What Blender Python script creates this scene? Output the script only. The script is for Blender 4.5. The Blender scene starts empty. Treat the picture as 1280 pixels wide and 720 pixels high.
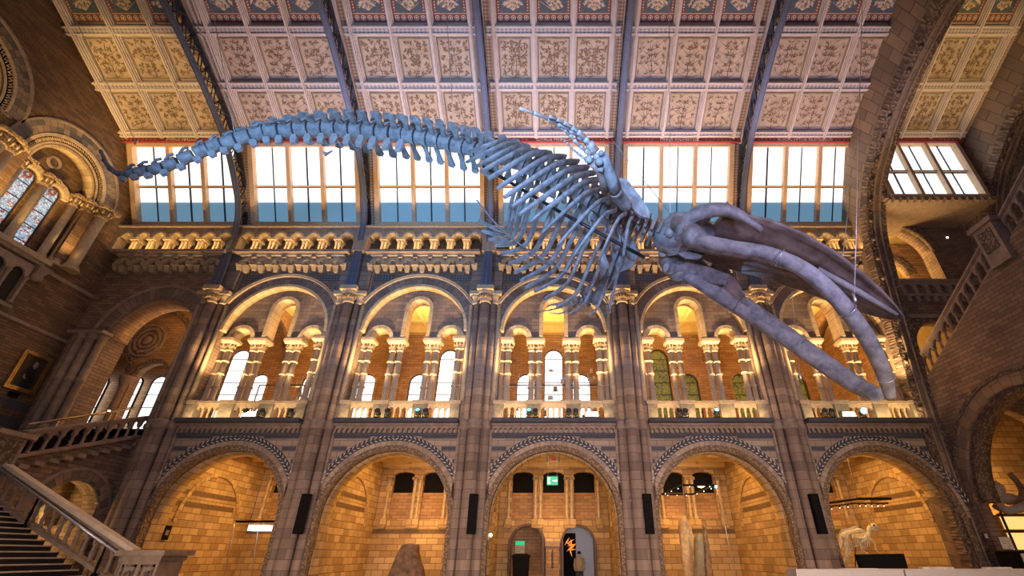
import bpy, math, random
from mathutils import Vector, Matrix
PI = math.pi
SC = bpy.context.scene
COL = SC.collection
# ------------------------------------------------------------------ camera model
FPX, TILT, DIST, EYE, UX = 578.0, math.radians(30), 21.1, 1.6, 692.0
def W(u, v, y):
    """point in the hall at depth y that is seen at u, v"""
    a = math.atan((360 - v) / FPX); e = TILT + a; Y = DIST + y
    dep = Y / math.cos(e) * math.cos(a)
    return Vector(((u - UX) * dep / FPX, y, EYE + Y * math.tan(e)))
# ------------------------------------------------------------------ mesh builder
class MB:
    def __init__(s):
        s.v = []; s.f = []; s.uv = []; s.mi = []; s.sm = []; s.M = None; s.warp = None; s.m = 0
    def pt(s, p):
        p = Vector(p)
        if s.warp: p = Vector(s.warp(p))
        if s.M: p = s.M @ p
        s.v.append(p); return len(s.v) - 1
    def face(s, pts, uv=None, smooth=False):
        pts = [Vector(p) for p in pts]
        if uv is None:
            n = Vector((0, 0, 0))
            for i in range(len(pts)):
                a, b = pts[i], pts[(i + 1) % len(pts)]
                n += a.cross(b)
            ax = max(range(3), key=lambda k: abs(n[k]))
            if ax == 1: uv = [(p.x, p.z) for p in pts]
            elif ax == 0: uv = [(p.y, p.z) for p in pts]
            else: uv = [(p.x, p.y) for p in pts]
        s.f.append([s.pt(p) for p in pts]); s.uv.append(uv); s.mi.append(s.m); s.sm.append(smooth)
    def box(s, x0, x1, y0, y1, z0, z1):
        a = [(x0,y0,z0),(x1,y0,z0),(x1,y1,z0),(x0,y1,z0),(x0,y0,z1),(x1,y0,z1),(x1,y1,z1),(x0,y1,z1)]
        for q in ((0,1,5,4),(1,2,6,5),(2,3,7,6),(3,0,4,7),(4,5,6,7),(3,2,1,0)):
            s.face([a[i] for i in q])
    def taper(s, c, h0, h1, z0, z1):
        """square frustum: centre (x,y), half sizes"""
        x, y = c
        a = [(x-h0[0],y-h0[1],z0),(x+h0[0],y-h0[1],z0),(x+h0[0],y+h0[1],z0),(x-h0[0],y+h0[1],z0),
             (x-h1[0],y-h1[1],z1),(x+h1[0],y-h1[1],z1),(x+h1[0],y+h1[1],z1),(x-h1[0],y+h1[1],z1)]
        for q in ((0,1,5,4),(1,2,6,5),(2,3,7,6),(3,0,4,7),(4,5,6,7),(3,2,1,0)):
            s.face([a[i] for i in q])
    def prism(s, poly, y0, y1, axis='y'):
        """poly in (x,z) extruded along y (axis 'y'), or (y,z) along x (axis 'x')"""
        n = len(poly)
        if axis == 'y':
            A = [(p[0], y0, p[1]) for p in poly]; B = [(p[0], y1, p[1]) for p in poly]
        elif axis == 'x':
            A = [(y0, p[0], p[1]) for p in poly]; B = [(y1, p[0], p[1]) for p in poly]
        else:
            A = [(p[0], p[1], y0) for p in poly]; B = [(p[0], p[1], y1) for p in poly]
        s.face(A); s.face(B[::-1])
        for i in range(n):
            j = (i + 1) % n
            s.face([A[j], A[i], B[i], B[j]])
    def ring(s, cx, cz, r0, r1, y0, y1, a0=0, a1=PI, n=24, ends=True):
        rm = (r0 + r1) / 2
        for i in range(n):
            t0 = a0 + (a1 - a0) * i / n; t1 = a0 + (a1 - a0) * (i + 1) / n
            c0, s0, c1, s1 = math.cos(t0), math.sin(t0), math.cos(t1), math.sin(t1)
            P = lambda r, c, q, y: (cx + r * c, y, cz + r * q)
            u0, u1 = t0 * rm, t1 * rm
            s.face([P(r0,c1,s1,y0),P(r0,c0,s0,y0),P(r1,c0,s0,y0),P(r1,c1,s1,y0)], [(r0,u1),(r0,u0),(r1,u0),(r1,u1)])
            s.face([P(r0,c0,s0,y1),P(r0,c1,s1,y1),P(r1,c1,s1,y1),P(r1,c0,s0,y1)], [(r0,u0),(r0,u1),(r1,u1),(r1,u0)])
            s.face([P(r0,c0,s0,y0),P(r0,c1,s1,y0),P(r0,c1,s1,y1),P(r0,c0,s0,y1)], [(y0,u0),(y0,u1),(y1,u1),(y1,u0)], True)
            s.face([P(r1,c1,s1,y0),P(r1,c0,s0,y0),P(r1,c0,s0,y1),P(r1,c1,s1,y1)], [(y0,u1),(y0,u0),(y1,u0),(y1,u1)], True)
        if ends:
            for t in (a0, a1):
                c, q = math.cos(t), math.sin(t)
                s.face([(cx+r0*c,y0,cz+r0*q),(cx+r1*c,y0,cz+r1*q),(cx+r1*c,y1,cz+r1*q),(cx+r0*c,y1,cz+r0*q)])
    def archwall(s, x0, x1, z0, z1, cx, r, cz, y0, y1, n=20, back=True):
        """slab with a round-headed opening (half width r, springing cz, foot z0)"""
        xl, xr = cx - r, cx + r
        if xl > x0 + 1e-4: s.box(x0, xl, y0, y1, z0, z1)
        if xr < x1 - 1e-4: s.box(xr, x1, y0, y1, z0, z1)
        if cz > z0 + 1e-4:
            pass
        for i in range(n):
            t0 = PI - PI * i / n; t1 = PI - PI * (i + 1) / n
            a = (cx + r * math.cos(t0), cz + r * math.sin(t0)); b = (cx + r * math.cos(t1), cz + r * math.sin(t1))
            s.face([(a[0],y0,a[1]),(b[0],y0,b[1]),(b[0],y0,z1),(a[0],y0,z1)])
            if back: s.face([(b[0],y1,b[1]),(a[0],y1,a[1]),(a[0],y1,z1),(b[0],y1,z1)])
            s.face([(b[0],y0,b[1]),(a[0],y0,a[1]),(a[0],y1,a[1]),(b[0],y1,b[1])], [(y0,t1*r),(y0,t0*r),(y1,t0*r),(y1,t1*r)], True)
        s.face([(xl,y0,z1),(xr,y0,z1),(xr,y1,z1),(xl,y1,z1)])
    def lathe(s, prof, cx=0, cy=0, n=12, smooth=True, cap=True):
        for k in range(len(prof) - 1):
            (r0, z0), (r1, z1) = prof[k], prof[k + 1]
            for i in range(n):
                t0, t1 = 2*PI*i/n, 2*PI*(i+1)/n
                pts = [(cx+r0*math.cos(t0),cy+r0*math.sin(t0),z0),(cx+r0*math.cos(t1),cy+r0*math.sin(t1),z0),
                       (cx+r1*math.cos(t1),cy+r1*math.sin(t1),z1),(cx+r1*math.cos(t0),cy+r1*math.sin(t0),z1)]
                R = max(r0, r1)
                s.face(pts, [(t0*R,z0),(t1*R,z0),(t1*R,z1),(t0*R,z1)], smooth)
        if cap:
            for (r, z), d in ((prof[0], -1), (prof[-1], 1)):
                if r > 1e-5:
                    q = [(cx+r*math.cos(2*PI*i/n*d),cy+r*math.sin(2*PI*i/n*d),z) for i in range(n)]
                    s.face(q)
    def tube(s, pts, rad, n=8, up=None, smooth=True, squash=1.0):
        """swept round (or squashed) bar; rad a number or list"""
        pts = [Vector(p) for p in pts]; m = len(pts)
        if not isinstance(rad, (list, tuple)): rad = [rad] * m
        rings = []; N = Vector(up) if up else None; L = 0; Ls = []
        for i in range(m):
            t = (pts[min(i+1,m-1)] - pts[max(i-1,0)])
            if t.length < 1e-9: t = Vector((0,0,1))
            t.normalize()
            if N is None:
                N = Vector((0,0,1)) if abs(t.z) < .9 else Vector((0,1,0))
            N = (N - t * N.dot(t))
            if N.length < 1e-6: N = t.orthogonal()
            N.normalize(); B = t.cross(N)
            if i: L += (pts[i]-pts[i-1]).length
            Ls.append(L)
            rings.append([pts[i] + (N*math.cos(2*PI*k/n) + B*math.sin(2*PI*k/n)*squash) * rad[i] for k in range(n)])
        for i in range(m - 1):
            for k in range(n):
                j = (k + 1) % n; R = rad[i] * 2 * PI / n
                s.face([rings[i][k], rings[i][j], rings[i+1][j], rings[i+1][k]], [(k*R,Ls[i]),((k+1)*R,Ls[i]),((k+1)*R,Ls[i+1]),(k*R,Ls[i+1])], smooth)
        s.face(rings[0][::-1]); s.face(rings[-1])
    def loft(s, rings, smooth=True, caps=True):
        for i in range(len(rings) - 1):
            n = len(rings[i])
            for k in range(n):
                j = (k + 1) % n
                s.face([rings[i][k], rings[i][j], rings[i+1][j], rings[i+1][k]], None, smooth)
        if caps: s.face(rings[0][::-1]); s.face(rings[-1])
    def ball(s, c, r, n=10, m=6, smooth=True):
        c = Vector(c); r = Vector(r) if not isinstance(r, (int, float)) else Vector((r, r, r))
        P = lambda i, k: c + Vector((r.x*math.sin(PI*k/m)*math.cos(2*PI*i/n), r.y*math.sin(PI*k/m)*math.sin(2*PI*i/n), r.z*math.cos(PI*k/m)))
        for k in range(m):
            for i in range(n):
                q = [P(i,k+1), P(i+1,k+1), P(i+1,k), P(i,k)]
                if k == 0: q = q[:3]
                elif k == m - 1: q = [q[0], q[2], q[3]]
                s.face(q, None, smooth)
    def slab(s, poly3, n, th):
        """thin plate: polygon of 3-D points thickened by th along n"""
        n = Vector(n).normalized() * th / 2
        A = [Vector(p) + n for p in poly3]; B = [Vector(p) - n for p in poly3]
        s.face(A); s.face(B[::-1])
        for i in range(len(A)):
            j = (i + 1) % len(A); s.face([A[i], B[i], B[j], A[j]])
    def build(s, name, mat, parent=None, loc=None, weld=True):
        me = bpy.data.meshes.new(name)
        # weld shared points so smooth shading works
        if weld:
            key = {}; vs = []; fs = []
            for f in s.f:
                g = []
                for i in f:
                    p = s.v[i]; k = (round(p.x, 4), round(p.y, 4), round(p.z, 4))
                    if k not in key: key[k] = len(vs); vs.append(p)
                    g.append(key[k])
                fs.append(g)
            keep = [i for i, f in enumerate(fs) if len(set(f)) == len(f)]
        else:
            vs, fs, keep = s.v, s.f, range(len(s.f))
        me.from_pydata([tuple(p) for p in vs], [], [fs[i] for i in keep])
        uvl = me.uv_layers.new(name='UVMap')
        li = 0
        flat = []
        for i in keep:
            for q in s.uv[i]: flat.extend((q[0], q[1]))
        uvl.data.foreach_set('uv', flat)
        me.polygons.foreach_set('use_smooth', [s.sm[i] for i in keep])
        mats = mat if isinstance(mat, (list, tuple)) else [mat]
        for m in mats: me.materials.append(m)
        if len(mats) > 1: me.polygons.foreach_set('material_index', [s.mi[i] for i in keep])
        me.update()
        o = bpy.data.objects.new(name, me); COL.objects.link(o)
        if parent: o.parent = parent
        if loc: o.location = loc
        return o
def tag(o, label=None, cat=None, group=None, kind=None):
    if label: o['label'] = label
    if cat: o['category'] = cat
    if group: o['group'] = group
    if kind: o['kind'] = kind
    return o
def thing(name, label, cat, loc=(0,0,0), group=None, rz=0, kind=None):
    o = bpy.data.objects.new(name, None); COL.objects.link(o)
    o.location = loc; o.rotation_euler = (0, 0, rz)
    return tag(o, label, cat, group, kind or 'thing')
def kids(o): return [c for c in list(COL.objects) if c.parent == o]
def dup(root, loc, label=None, rz=None, group=None):
    r = root.copy(); COL.objects.link(r); r.location = loc
    if rz is not None: r.rotation_euler = (0, 0, rz)
    if label: r['label'] = label
    if group: r['group'] = group
    for ch in kids(root):
        c = ch.copy(); COL.objects.link(c); c.parent = r
        for g in kids(ch):
            d = g.copy(); COL.objects.link(d); d.parent = c
    return r
def lettering(text, size, name, mat, parent, M, depth=.01):
    cu = bpy.data.curves.new('lettering', 'FONT'); cu.body = text; cu.size = size; cu.extrude = depth
    cu.align_x = 'CENTER'; cu.align_y = 'CENTER'
    t = bpy.data.objects.new('tmp', cu); COL.objects.link(t)
    dg = bpy.context.evaluated_depsgraph_get(); dg.update()
    me = bpy.data.meshes.new_from_object(t.evaluated_get(dg))
    bpy.data.objects.remove(t)
    me.transform(M); me.materials.clear(); me.materials.append(mat)
    o = bpy.data.objects.new(name, me); COL.objects.link(o); o.parent = parent
    return o
# ------------------------------------------------------------------ materials
def newmat(name):
    m = bpy.data.materials.new(name); m.use_nodes = True
    nt = m.node_tree; b = nt.nodes['Principled BSDF']
    return m, nt, b
def ramp(nt, fac, cols):
    r = nt.nodes.new('ShaderNodeValToRGB'); e = r.color_ramp.elements
    while len(e) > 1: e.remove(e[-1])
    e[0].position = cols[0][0]; e[0].color = (*cols[0][1], 1)
    for p, c in cols[1:]:
        q = e.new(p); q.color = (*c, 1)
    nt.links.new(fac, r.inputs[0]); return r.outputs[0]
def noise(nt, scale, detail=4, vec=None, rough=.6):
    n = nt.nodes.new('ShaderNodeTexNoise'); n.inputs['Scale'].default_value = scale
    n.inputs['Detail'].default_value = detail; n.inputs['Roughness'].default_value = rough
    if vec: nt.links.new(vec, n.inputs['Vector'])
    return n.outputs['Fac']
def coord(nt, kind):
    return nt.nodes.new('ShaderNodeTexCoord').outputs[kind]
def bump(nt, b, h, dist=.02, st=.6):
    k = nt.nodes.new('ShaderNodeBump'); k.inputs['Distance'].default_value = dist; k.inputs['Strength'].default_value = st
    nt.links.new(h, k.inputs['Height']); nt.links.new(k.outputs[0], b.inputs['Normal'])
def mix(nt, a, b, fac, mode='MIX'):
    m = nt.nodes.new('ShaderNodeMix'); m.data_type = 'RGBA'; m.blend_type = mode
    for s, val in ((6, a), (7, b)):
        if hasattr(val, 'links') or hasattr(val, 'is_output'): nt.links.new(val, m.inputs[s])
        else: m.inputs[s].default_value = (*val, 1)
    if isinstance(fac, (int, float)): m.inputs[0].default_value = fac
    else: nt.links.new(fac, m.inputs[0])
    return m.outputs[2]
def brick(name, c1, c2, mortar, bw=.5, bh=.17, msize=.012, rough=.85, offset=.5, var=.5):
    c1 = tuple(min(1, x*1.07) for x in c1); c2 = tuple(x*.90 for x in c2)
    m, nt, b = newmat(name)
    uv = coord(nt, 'UV')
    t = nt.nodes.new('ShaderNodeTexBrick'); nt.links.new(uv, t.inputs['Vector'])
    t.inputs['Color1'].default_value = (*c1, 1); t.inputs['Color2'].default_value = (*c2, 1); t.inputs['Mortar'].default_value = (*mortar, 1)
    t.inputs['Scale'].default_value = 1; t.inputs['Brick Width'].default_value = bw; t.inputs['Row Height'].default_value = bh
    t.inputs['Mortar Size'].default_value = msize; t.inputs['Mortar Smooth'].default_value = .3; t.offset = offset
    n = noise(nt, 2.2, 5)
    g = ramp(nt, n, [(.3, (1-var*.6,)*3), (.7, (1+var*.35,)*3)])
    c = mix(nt, t.outputs['Color'], g, 1.0, 'MULTIPLY')
    nt.links.new(c, b.inputs['Base Color']); b.inputs['Roughness'].default_value = rough
    inv = nt.nodes.new('ShaderNodeMath'); inv.operation = 'SUBTRACT'; inv.inputs[0].default_value = 1
    nt.links.new(t.outputs['Fac'], inv.inputs[1])
    bump(nt, b, inv.outputs[0], .02, .7)
    return m
def plain(name, c, rough=.6, metal=0, var=.25, scale=6, bmp=0):
    m, nt, b = newmat(name)
    n = noise(nt, scale, 4, coord(nt, 'Object'))
    c2 = ramp(nt, n, [(.3, tuple(x*(1-var) for x in c)), (.7, tuple(min(1, x*(1+var)) for x in c))])
    nt.links.new(c2, b.inputs['Base Color']); b.inputs['Roughness'].default_value = rough; b.inputs['Metallic'].default_value = metal
    if bmp: bump(nt, b, n, bmp, .8)
    return m
def carved(name, c1, c2, scale=7):
    m, nt, b = newmat(name)
    v = nt.nodes.new('ShaderNodeTexVoronoi'); v.inputs['Scale'].default_value = scale; nt.links.new(coord(nt, 'UV'), v.inputs['Vector'])
    c = ramp(nt, v.outputs['Distance'], [(.1, c1), (.6, c2)])
    nt.links.new(c, b.inputs['Base Color']); b.inputs['Roughness'].default_value = .85
    inv = nt.nodes.new('ShaderNodeMath'); inv.operation = 'SUBTRACT'; inv.inputs[0].default_value = 1
    nt.links.new(v.outputs['Distance'], inv.inputs[1]); bump(nt, b, inv.outputs[0], .06, 1)
    return m
def checker(name, c1, c2, scale=8, rough=.8):
    m, nt, b = newmat(name)
    t = nt.nodes.new('ShaderNodeTexChecker'); t.inputs['Scale'].default_value = scale
    t.inputs['Color1'].default_value = (*c1, 1); t.inputs['Color2'].default_value = (*c2, 1)
    mp = nt.nodes.new('ShaderNodeMapping'); mp.inputs['Rotation'].default_value = (0, 0, PI/4)
    nt.links.new(coord(nt, 'UV'), mp.inputs['Vector']); nt.links.new(mp.outputs[0], t.inputs['Vector'])
    nt.links.new(t.outputs['Color'], b.inputs['Base Color']); b.inputs['Roughness'].default_value = rough
    return m
def glow(name, c, st):
    m, nt, b = newmat(name)
    b.inputs['Base Color'].default_value = (*c, 1); b.inputs['Emission Color'].default_value = (*c, 1); b.inputs['Emission Strength'].default_value = st
    return m
def stained(name, lo, hi, accent, st, scale):
    """leaded glass lit from outside: cells between dark leads"""
    m, nt, b = newmat(name)
    uv = coord(nt, 'UV')
    v = nt.nodes.new('ShaderNodeTexVoronoi'); v.inputs['Scale'].default_value = scale; nt.links.new(uv, v.inputs['Vector'])
    s = nt.nodes.new('ShaderNodeSeparateColor'); nt.links.new(v.outputs['Color'], s.inputs[0])
    c = ramp(nt, s.outputs[0], [(0, lo), (.55, hi), (.8, hi), (.86, accent)])
    e = nt.nodes.new('ShaderNodeTexVoronoi'); e.feature = 'DISTANCE_TO_EDGE'; e.inputs['Scale'].default_value = scale; nt.links.new(uv, e.inputs['Vector'])
    k = ramp(nt, e.outputs['Distance'], [(.03, (.02,.02,.02)), (.06, (1,1,1))])
    c = mix(nt, c, k, 1.0, 'MULTIPLY')
    nt.links.new(c, b.inputs['Emission Color']); b.inputs['Emission Strength'].default_value = st
    b.inputs['Base Color'].default_value = (.1,.1,.1,1); b.inputs['Roughness'].default_value = .2
    return m
MT = {}
MT['wall'] = brick('brown terracotta courses', (.34,.235,.165), (.245,.165,.12), (.13,.09,.07), .45, .16)
MT['endwall'] = brick('dark brown brick', (.25,.15,.09), (.165,.10,.06), (.10,.065,.045), .5, .13)
MT['alcove'] = brick('buff block courses', (.62,.45,.25), (.44,.29,.14), (.22,.14,.08), .62, .3, .016)
MT['gallery'] = brick('gallery brick', (.50,.31,.17), (.40,.24,.13), (.22,.13,.08), .5, .17)
MT['vous'] = brick('grey brown voussoirs', (.30,.23,.19), (.21,.165,.145), (.12,.09,.08), 3, .3, .014)
MT['vousgold'] = brick('pale voussoirs', (.62,.49,.32), (.53,.41,.26), (.32,.23,.14), 3, .34, .012)
MT['vousband'] = brick('blue and buff voussoirs', (.36,.27,.19), (.10,.105,.125), (.14,.10,.08), 3, .3, .014, var=.3)
MT['spandrel'] = brick('mauve buff spandrel blocks', (.50,.39,.31), (.40,.30,.245), (.2,.15,.12), .7, .24, .012)
MT['brownband'] = plain('brown band stone', (.16,.10,.055), .8)
MT['tymp'] = brick('mottled tympanum stone', (.30,.225,.18), (.20,.155,.14), (.14,.105,.095), .45, .2, .012)
MT['shaft'] = brick('banded pier courses', (.40,.29,.225), (.29,.21,.17), (.17,.12,.10), 3, .36, .01)
MT['buff'] = plain('pale terracotta', (.55,.43,.29), .8, 0, .2, 5, .01)
MT['stone'] = plain('grey brown terracotta', (.33,.25,.20), .85, 0, .25, 4, .01)
MT['slate'] = plain('blue grey band stone', (.085,.085,.11), .8, 0, .2, 5)
MT['dark'] = plain('deep shadow recess', (.03,.024,.02), .9)  # near black, shade of recesses and holes put into the colour
MT['carved'] = carved('carved terracotta', (.36,.26,.19), (.13,.09,.07), 9)
MT['carvedarch'] = carved('carved arch foliage', (.46,.33,.21), (.19,.125,.08), 11)
MT['carvedgold'] = carved('carved pale terracotta', (.60,.46,.30), (.26,.18,.11), 12)
MT['mid'] = plain('tan terracotta', (.44,.34,.235), .8, 0, .2, 5, .01)
MT['diaper'] = checker('blue grey diaper', (.08,.085,.11), (.20,.17,.16), 9)
MT['pattern'] = checker('incised shaft pattern', (.64,.54,.41), (.38,.30,.22), 22)
MT['leafband'] = plain('dark leaf band ground', (.06,.065,.085), .8)
MT['leaf'] = plain('pale leaf inlay', (.66,.58,.50), .8)
MT['ceilcream'] = plain('cream painted timber', (.62,.55,.54), .6, 0, .08, 3)
MT['ceilbeige'] = plain('beige painted panel', (.50,.405,.325), .7, 0, .15, 1.5)
MT['ceilchk'] = checker('blue and cream chequer', (.62,.54,.50), (.29,.30,.36), 7)
MT['ceildia'] = checker('brown lozenge band', (.50,.38,.28), (.26,.17,.12), 9)
MT['leafbrown'] = plain('painted brown leaves', (.22,.145,.095), .7, 0, .4, 9)
MT['twig'] = plain('painted dark twigs', (.15,.11,.085), .7)
MT['gilt'] = plain('gilded spots', (.75,.50,.12), .35, .6)
MT['pgreen'] = plain('blue green painted panel', (.09,.13,.17), .7, 0, .2)
MT['pred'] = plain('brick red border', (.22,.085,.08), .7)
MT['petal'] = plain('pale painted petals', (.72,.58,.45), .7)
MT['white2'] = plain('cream letters', (.85,.75,.60), .6)
MT['redband'] = plain('deep red frieze', (.34,.05,.055), .6)
MT['iron'] = plain('blue painted iron', (.125,.15,.235), .45, .2, .1)
MT['irondark'] = plain('dark iron', (.055,.055,.075), .5, .4, .1)
MT['wood'] = plain('pale window timber', (.66,.46,.29), .55, 0, .12)
MT['lead'] = plain('thin black glazing bar', (.03,.03,.035), .5)
MT['pane'] = glow('bright upper window glass', (.95,.98,1.0), 1.15)
MT['pane2'] = glow('pale blue window glass', (.82,.92,1.0), 1.0)
MT['bluepane'] = glow('blue grey lower window glass', (.10,.205,.30), 1.0)
MT['whitewin'] = glow('white leaded glass', (.96,.98,1), 1.4)
MT['greenwin'] = stained('yellow green leaded glass', (.16,.13,.01), (.34,.27,.03), (.05,.08,.02), .55, 10)
MT['rosewin'] = stained('patterned stained glass', (.18,.30,.46), (.55,.66,.75), (.55,.10,.06), 1.0, 11)
MT['bone'] = plain('weathered bone', (.31,.315,.335), .6, 0, .45, 4, .03)
MT['bonewarm'] = plain('brown skull bone', (.29,.225,.20), .6, 0, .45, 2.6, .02)
MT['bonepale'] = plain('pale cast bone', (.44,.44,.46), .6, 0, .2, 5)
MT['cartilage'] = plain('dark spacer', (.05,.05,.06), .6)
MT['steel'] = plain('dark steel', (.06,.06,.07), .4, .6)
MT['cable'] = plain('steel cable', (.62,.64,.68), .3, .7)
MT['black'] = plain('black casing', (.008,.008,.009), .8)
MT['ochrebone'] = plain('ochre fossil bone', (.85,.74,.52), .6, 0, .25, 8)
MT['brass'] = plain('brass', (.75,.52,.20), .28, .9, .1)
MT['gold'] = plain('gilt frame', (.60,.38,.12), .35, .7)
MT['canvas'] = plain('dark brown canvas', (.055,.035,.025), .5)
MT['coat'] = plain('black coat paint', (.018,.018,.025), .5)
MT['skin'] = plain('pale face paint', (.40,.26,.18), .5)
MT['hair'] = plain('grey hair paint', (.26,.24,.22), .5)
MT['rock'] = plain('rough brown stone', (.24,.15,.10), .9, 0, .5, 5, .06)
MT['rockpale'] = plain('pale banded stone', (.62,.47,.28), .85, 0, .35, 4, .04)
MT['rockgrey'] = plain('grey upright stone', (.28,.24,.18), .85, 0, .3, 4, .04)
MT['desk'] = plain('white desk laminate', (.72,.68,.70), .4, 0, .04)
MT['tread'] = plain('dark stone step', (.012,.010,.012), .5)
MT['rail'] = plain('pale worn stone', (.76,.63,.51), .6, 0, .15, 3)
MT['floor'] = plain('mosaic floor', (.28,.22,.17), .4, 0, .3, 6)
MT['door'] = plain('dark oak', (.09,.04,.02), .5)
MT['poster'] = plain('cream poster', (.62,.60,.42), .6)
MT['green'] = glow('exit green', (.02,.42,.20), .9)
MT['white'] = glow('lit white', (.95,1,.97), 1.0)
MT['warmlamp'] = glow('warm lamp', (1,.80,.42), 5)
MT['bluelamp'] = glow('blue lamp', (.16,.50,1), 5)
MT['cyanlamp'] = glow('cyan lamp', (.14,.62,.85), 2.2)
MT['spark'] = glow('small white lamp', (1,.88,.70), 4)
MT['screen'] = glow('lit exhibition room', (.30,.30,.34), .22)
MT['flame'] = glow('orange picture', (.9,.30,.05), .8)
MT['yellowlit'] = plain('yellow plaster', (.72,.56,.26), .8, 0, .1, 2)
MT['amber'] = glow('amber lit showcase', (1,.62,.20), 1.0)
MT['plaque'] = plain('white card', (.75,.72,.68), .6)
MT['redfab'] = plain('red lacquer', (.40,.03,.02), .5)
MT['cloth'] = plain('beige jacket', (.34,.27,.20), .8)
MT['trouser'] = plain('dark trousers', (.05,.05,.06), .8)
MT['black'].node_tree.nodes['Principled BSDF'].inputs['Specular IOR Level'].default_value = .1
g, nt, b = newmat('clear glass'); b.inputs['Transmission Weight'].default_value = 1; b.inputs['Roughness'].default_value = 0
b.inputs['IOR'].default_value = 1.05; b.inputs['Base Color'].default_value = (.97,.97,.95,1); MT['glass'] = g
ORD = ['leftmost', 'second', 'middle', 'fourth', 'rightmost']
BX = [-14, -7, 0, 7, 14]
# ================================================================== SETTING: floor, walls
def struct(name, label, cat): return thing(name, label, cat, kind='structure')
m = MB(); m.box(-24, 30, -24, 14, -.3, 0); tag(m.build('floor', MT['floor']), 'mosaic floor of the hall', 'floor', kind='structure')
RG, CG = 2.68, 2.9           # ground arch radius and springing
wb = struct('wall_back', 'arcaded terracotta back wall of the hall', 'wall')
m = MB(); md = MB(); mt = MB(); mdi = MB(); mg = MB()
for X in BX:
    mg.M = m.M = md.M = mt.M = mdi.M = Matrix.Translation((X, 0, 0))
    x1 = 3.5 if X < 14 else 2.69
    mg.archwall(-3.5, x1, 0, 6.86, 0, RG, CG, 0, 1.2, 28)
    # striped spandrels: shallow dark courses left and right of the leaf ring
    for z0 in (5.03, 5.55, 6.07):
        z1 = z0 + .18
        w = math.sqrt(max(0, 3.37**2 - (z0 - CG)**2))
        if w < 2.75:
            md.box(-2.75, -w, -.012, .02, z0, z1); md.box(w, min(2.75, x1), -.012, .02, z0, z1)
    # upper wall
    m.archwall(-3.5, x1 - .05, 6.86, 14.85, 0, 2.62, 11.3, 0, .4, 28)
    m.box(-3.5, x1, 0, 1.2, 14.85, 16.3)
    mt.archwall(-2.75, -.9, 11.1, 14.3, -1.79, .52, 11.1, .4, 1.05, 14)
    mt.archwall(-.9, .9, 11.1, 14.3, 0, .57, 12.72, .4, 1.05, 16)
    mt.archwall(.9, 2.75, 11.1, 14.3, 1.79, .52, 11.1, .4, 1.05, 14)
    for s, e in ((14.2, 14.58), (13.5, 13.9)):
        w = math.sqrt(3.28**2 - (s - 11.3)**2) if s - 11.3 < 3.28 else 0
        if w < 2.85: mdi.box(-2.85, -w, -.015, .02, s, e); mdi.box(w, 2.85, -.015, .02, s, e)
m.M = None
m.box(-17.5, 16.5, .1, 1.2, 16.3, 17.9)          # recessed back of the parapet arcade
m.box(-24, -17.5, .1, 1.2, 16.3, 17.9); m.box(-24, -17.5, 0, 1.2, 13.9, 16.3)
# bay left of the first pier: ground part and big gallery arch
m.box(-24, -17.5, 0, 1.2, 0, 6.5)
m.archwall(-24, -17.5, 6.5, 13.9, -20.1, 2.15, 11.0, 0, 1.2, 24)
# slab of the gallery
m.box(-17.5, 16.4, 0, 8, 6.5, 6.86); m.box(-34, -17.5, 0, 8, 6.1, 6.5)
m.build('wall_masonry', MT['wall'], wb); mg.build('spandrel', MT['spandrel'], wb); md.build('dark_course', MT['slate'], wb)
mt.build('tympanum', MT['tymp'], wb); mdi.build('diaper_band', MT['diaper'], wb)
# wall behind: ground alcoves and gallery
wa = struct('wall_alcove', 'buff block walls of the lamp lit alcoves behind the arches', 'wall')
m = MB(); md = MB(); mc = MB(); mr = MB(); mb = MB(); mp = MB()
for k, X in enumerate(BX):
    mp.M = m.M = md.M = mc.M = mr.M = mb.M = Matrix.Translation((X, 0, 0))
    m.box(-3.5, -3.1, 1.2, 8, 0, 6.5); m.box(3.1, 3.5, 1.2, 8, 0, 6.5)
    if k == 2:
        m.archwall(-3.1, 0, 0, 3.0, -1.45, 1.0, 2.1, 8, 8.5, 14); m.archwall(0, 3.1, 0, 3.0, 1.35, .97, 2.1, 8, 8.5, 14)
    else: m.box(-3.1, 3.1, 8, 8.5, 0, 3.0)
    m.box(-3.1, 3.1, 8, 8.5, 3.0, 3.35); m.box(-3.1, 3.1, 8, 8.5, 5.95, 6.5)
    mp.box(-3.1, 3.1, 8.35, 8.7, 3.35, 4.75)
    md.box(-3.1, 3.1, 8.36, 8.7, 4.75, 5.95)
    for xx in (-2.75, -.9, .9, 2.75): m.box(xx - (.35 if abs(xx) > 2 else .28), xx + (.35 if abs(xx) > 2 else .28), 8.05, 8.5, 3.35, 5.95)
    for xx in (-1.8, 0, 1.8): m.prism([(xx-.62,5.95),(xx-.62,5.7),(xx-.4,5.82),(xx,5.86),(xx+.4,5.82),(xx+.62,5.7),(xx+.62,5.95)], 8.0, 8.4)
    if k != 2:
        mb.box(-3.1, 3.1, 7.985, 8.02, 2.62, 2.85)
    for zz in (4.05, 3.55):
        for s in (-1, 1): mb.box(s*3.1 - .012, s*3.1 + .012, 1.6, 6.2, zz, zz + .22)
    mc.box(-3.1, 3.1, 1.2, 8, 6.38, 6.5)
    for yy in (2.6, 4.6, 6.6): mc.box(-3.1, 3.1, yy - .12, yy + .12, 6.2, 6.38)
    for xx in (-1.5, 1.5): mc.box(xx - .1, xx + .1, 1.2, 8, 6.24, 6.38)
    mc.box(-3.1, 3.1, 7.75, 8, 6.1, 6.38)
    for s in (-1, 1):     # blind arch ring on each side wall
        mr.M = Matrix.Translation((X + s*3.1, 4.4, 0)) @ Matrix.Rotation(PI/2, 4, 'Z')
        mr.ring(0, 2.9, 2.15, 2.35, -.06, .06, 0, PI, 22)
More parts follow.
